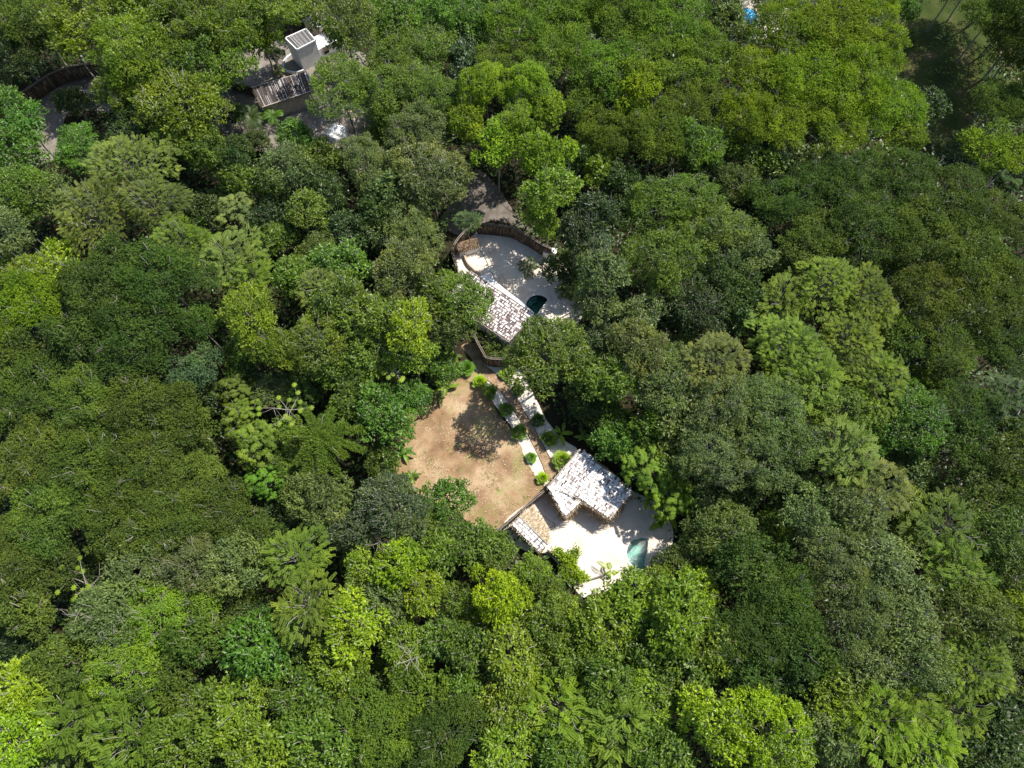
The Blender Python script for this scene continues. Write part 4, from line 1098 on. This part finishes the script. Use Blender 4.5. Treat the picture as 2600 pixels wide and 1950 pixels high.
for i, (x, y, r, c, lab) in enumerate(FP):
    px, py = z2(x, y); P = at(px, py, .5); root = empty('fan_palm', (P[0], P[1], 0), lab, 'palm', 'fan palms lining the path', i*1.3)
    k = r/3.19*mpp(px, py, .5)/.93
    if fp0 is None:
        fp0 = fan_palm_mesh(np.random.default_rng(8)).build('fronds', M['leaf'], root); s_ = MB(); s_.tube([(0, 0, 0), (0, 0, .3), (0, 0, .42)], [.13, .10, .04], 7); st0 = s_.build('stem', M['bark'], root); a, b = fp0, st0
    else:
        a, b = fp0.copy(), st0.copy(); COL.objects.link(a); COL.objects.link(b); a.parent = root; b.parent = root
    a.scale = (k, k, k); b.scale = (k, k, k); a.color = (*[q*1.3 for q in COLS[c]], 1)
def feather_frond(mb, rg, p0, a, L, rise, droop, lw=.05, ll=.45, t=.5):
    n = 26; u = np.linspace(0, 1, n); hx = np.array([math.cos(a), math.sin(a), 0]); R = p0+hx*(L*u*(1-.15*u))[:, None]+UP*((rise*u-droop*u*u)*L)[:, None]
    mb.tube(R[::3], np.linspace(.03, .008, len(R[::3])), 4, .7); T = unit(np.gradient(R, axis=0)); S = unit(np.cross(T, UP))
    for s in (-1, 1): blades(mb, R[3:], S[3:]*s+T[3:]*.6-UP*.25, unit(np.cross(S, T))[3:]+0*R[3:], ll*np.sin(np.pi*(.12+.85*u[3:]))+.08, lw, t+rg.normal(0, .12, n-3))
def feather_palm(name, px, py, n, L, h, col, label, cat='palm', el=1.0):
    rg = np.random.default_rng(int(px)); P = at(px, py, h); root = empty(name, (P[0], P[1], 0), label, cat); m = MB()
    for i in range(n): feather_frond(m, rg, np.array([0, 0, h]), i*2.4+.3, L*rg.uniform(.8, 1.1), rg.uniform(.5, 1.1)*el, rg.uniform(.7, 1.0), ll=.5*L/1.8, lw=.07)
    o = m.build('fronds', M['leaf_gloss'], root); o.color = (*COLS[col], 1); s = MB(); s.tube([(0, 0, 0), (0, 0, h)], [.12, .08], 7); s.build('stem', M['bark'], root); return root
feather_palm('young_palm', *z1(945, 545), 9, 2.2, .7, 'dark', 'young palm with feathery fronds standing in the shaded upper courtyard')
feather_palm('garden_palm', *z4(600, 1130), 13, 3.2, 2.2, 'dark', 'dark shaded palm with arching fronds below the dark cane roof')
feather_palm('sunlit_palm', *z4(850, 1110), 10, 2.5, 2.0, 'sat', 'bright palm just right of the dark shaded palm, below the dark cane roof')
feather_palm('tower_palm', *z4(900, 590), 8, 1.6, .8, 'green', 'small palm beside the curved planter of the white tower house')
def long_leaf_plant(px, py, n, L, col, label, h=.3):
    rg = np.random.default_rng(int(px*3+py)); P = at(px, py, h); root = empty('banana_plant', (P[0], P[1], 0), label, 'plant', 'long-leaved plants among the trees'); m = MB(); s = MB()
    for i in range(n):
        a = i*2.4+rg.uniform(0, .5); p0 = np.array([rg.normal(0, .25*L*.5), rg.normal(0, .25*L*.5), h*rg.uniform(.8, 1.8)]); l = L*rg.uniform(.7, 1.15); hx = np.array([math.cos(a), math.sin(a), 0]); sd_ = np.array([-math.sin(a), math.cos(a), 0])
        s.tube([p0*[1, 1, 0], p0], .03, 5); k = 7; u = np.linspace(0, 1, k); C = p0+hx*(l*u)[:, None]+UP*((.75*u-.75*u*u)*l)[:, None]; wd = .17*l*np.sin(np.pi*np.clip(u*.93+.05, 0, 1))**.7
        V = np.stack([C-sd_*wd[:, None]+UP*.04*l, C, C+sd_*wd[:, None]+UP*.04*l], 1).reshape(-1, 3); m.add(V, [(j*3+q, j*3+q+1, j*3+q+4, j*3+q+3) for j in range(k-1) for q in (0, 1)], float(rg.uniform(.2, 1)))
    o = m.build('leaves', M['leaf_gloss'], root); o.color = (*COLS[col], 1); s.build('stem', M['bark'], root)
for x, y, n, L, c, lab in ((*z2(500, 120), 12, 2.2, 'green', 'long-leaved plant under trees left of the topmost fan palm'), (*z2(490, 385), 9, 1.6, 'ygreen', 'yellowish long-leaved plant at the top left of the brown yard'),
        (*z2(425, 480), 8, 1.4, 'tan', 'drying long-leaved plant on the upper left edge of the brown yard'), (*z2(125, 925), 9, 1.8, 'sat', 'bright long-leaved plant at the left tip of the brown yard'),
        (*z2(205, 1120), 8, 1.5, 'green', 'long-leaved plant on the lower left edge of the brown yard'), (*z2(1430, 770), 7, 1.6, 'ygreen', 'long-leaved plant at the right of the wide dark fan palm'),
        (*z2(1600, 800), 7, 1.6, 'ygreen', 'long-leaved plant above the lower villa roof under the rich green tree'), (*z3(1690, 740), 9, 2.8, 'ygreen', 'banana-like plant with long leaves on the right rim of the lower courtyard'),
        (480*VS, 425*VS, 12, 2.6, 'green', 'long-leaved plant, left one of the patch right of the buff-green trees'), (525*VS, 470*VS, 12, 2.6, 'ygreen', 'bright long-leaved plant, middle of the patch right of the buff-green trees'),
        (600*VS, 425*VS, 12, 2.4, 'green', 'long-leaved plant, right one of the patch left of the small round pale tree'), (430*VS, 480*VS, 10, 2.2, 'sat', 'lowest long-leaved plant of the patch right of the buff-green trees'),
        (570*VS, 560*VS, 9, 2.0, 'ygreen', 'long-leaved plant between dark trees left of the bright green trees'), (505*VS, 395*VS, 10, 2.4, 'ygreen', 'topmost long-leaved plant of the patch below the yellowish olive trees')):
    long_leaf_plant(x, y, n, L, c, lab, 1.6 if 'patch' in lab else .5)
def vine(pts, h, label, col, w=.7, seed=1, dens=150):
    rg = np.random.default_rng(seed); P = spline([at(*p, z) for p, z in zip(pts, h)], 6); c = P[0]*[1, 1, 0]; Q = P-c; root = empty('climbing_vine', c, label, 'vine'); m = MB(); s = MB(); s.tube(Q, .06, 5)
    n = int(len(Q)*dens/6); i = rg.integers(0, len(Q), n); p = Q[i]+rg.normal(0, w*.42, (n, 3))*[1, 1, .7]; p[:, 2] = np.maximum(p[:, 2], .12); fan(rg, m, p, unit(rg.normal(0, .6, (n, 3))+UP), .30, .15, 4, .6, np.clip(.55+rg.normal(0, .15, n), 0, 1))
    o = m.build('foliage', M['leaf'], root); o.color = (*COLS[col], 1); s.build('stem', M['bark'], root)
vine([z3(*p) for p in ((610, 1110), (690, 1160), (760, 1230), (800, 1310), (880, 1370))], (1.5, 2.0, 2.0, 1.6, 1.2), 'bright green vine arching over the bottom left rim of the lower courtyard', 'lime', .8, 2)
vine([z3(*p) for p in ((800, 1110), (760, 1160), (700, 1240), (680, 1330), (780, 1400))], (1.0, 1.6, 1.7, 1.4, 1.0), 'second vine tangle left of the arching one, on the low curved fence', 'ygreen', .7, 3)
def leaning_palm():
    P = spline([at(*z3(*p), z) for p, z in (((880, 1350), .3), ((930, 1385), .3), ((1020, 1362), .5), ((1110, 1320), .9), ((1150, 1300), 1.1))], 5); c = P[0]*[1, 1, 0]; root = empty('leaning_palm', c, 'young palm leaning over the sand with one long frond, bottom of the lower courtyard', 'palm'); s = MB(); s.tube(P-c, .11, 6); s.build('stem', M['bark'], root)
    m = MB(); rg = np.random.default_rng(5); q = (P-c)[-1]
    for a, L in ((2.55, 2.6), (1.9, 1.3), (-.6, .9), (4.0, 1.0)): feather_frond(m, rg, q, a, L, .8, .8, ll=.42, lw=.07)
    o = m.build('fronds', M['leaf_gloss'], root); o.color = (*COLS['lime'], 1)
leaning_palm()
def bare_tree(vx, vy, h, R, label, rosettes, seed):
    rg = np.random.default_rng(seed); P = at(vx*VS, vy*VS, h); root = empty('bare_tree', (P[0], P[1], 0), label, 'tree'); s = MB(); m = MB(); tips = []
    s.tube([(0, 0, 0), (.1, 0, h*.6), (0, 0, h)], [.13, .09, .06], 6)
    for i in range(6):
        a = i*1.05+rg.uniform(-.3, .3); L = R*rg.uniform(.6, 1.1); e = np.array([math.cos(a)*L, math.sin(a)*L, L*rg.uniform(.2, .6)]); p = np.array([0, 0, h*rg.uniform(.9, 1)]); mid = p+e*.5+rg.normal(0, .1, 3)*R-UP*.1*L
        s.tube(spline([p, mid, p+e], 4), np.linspace(.055, .018, 9), 5); tips.append(p+e)
        for _ in range(3): f = mid+rg.normal(0, .3, 3)*R; s.tube([mid, (mid+f)/2+rg.normal(0, .06, 3), f], [.028, .018, .008], 4); tips.append(f)
    s.build('branches', M['bark'], root)
    if rosettes:
        for p in tips:
            if rg.random() < .8:
                an = np.arange(8)*math.pi/4; d = np.column_stack([np.cos(an), np.sin(an), np.full(8, -.15)]); blades(m, np.repeat(p[None], 8, 0), d, np.repeat(UP[None], 8, 0), .42, .2, rg.uniform(.3, 1), .02)
        o = m.build('leaves', M['leaf'], root); o.color = (*COLS['ygreen'], 1)
bare_tree(622, 885, 11, 3.0, 'nearly leafless tree with pale forked branches, left of the brown yard', True, 1)
bare_tree(853, 800, 10.5, 2.0, 'nearly leafless tree with cross-shaped pale branches above the rich green yard tree', True, 2)
bare_tree(185, 1262, 11, 3.2, 'nearly leafless tree with reddish curling branches in a dark gap at the lower left', True, 3)
bare_tree(885, 1425, 12.5, 2.6, 'dead pale branches sticking out of the canopy in the lower middle', False, 4)
bare_tree(820, 1170, 11, 1.5, 'small dead grey branches below the bluish dark green tree', False, 5)
def twig_bush(px, py, h, R, label, seed, leafy=True):
    rg = np.random.default_rng(seed); P = at(px, py, h*.6); root = empty('twiggy_shrub', (P[0], P[1], 0), label, 'shrub'); s = MB(); m = MB()
    for i in range(60):
        d = unit(rg.normal(0, 1, 3)*[1, 1, .4]+UP*.8); e = d*h*rg.uniform(.6, 1.1); e[:2] *= R/h*1.3; s.tube([(0, 0, .05), e*.5+rg.normal(0, .1, 3), e], [.03, .018, .008], 4)
        if leafy: fan(rg, m, (e*rg.uniform(.5, 1.05, (7, 1)))+rg.normal(0, .15, (7, 3)), np.repeat(d[None], 7, 0), .26, .11, 3, .5, np.full(7, .5))
    s.build('branches', M['pale_bark'], root)
    if leafy: o = m.build('leaves', M['leaf'], root); o.color = (*COLS['green'], 1)
twig_bush(*z1(560, 1260), 3.0, 1.8, 'thin twiggy shrub between the upper villa roof and the bent thatched fence', 1)
twig_bush(*z1(680, 1360), 2.6, 1.8, 'small leafy shrub in the corner of the bent thatched fence', 2)
twig_bush(*z1(1370, 1060), 2.2, 1.5, 'bare brownish twiggy shrub right of the upper courtyard pool', 3, False)
twig_bush(*z6(560, 330), 1.6, 1.3, 'small leafy shrub standing alone in the grassy clearing', 4)
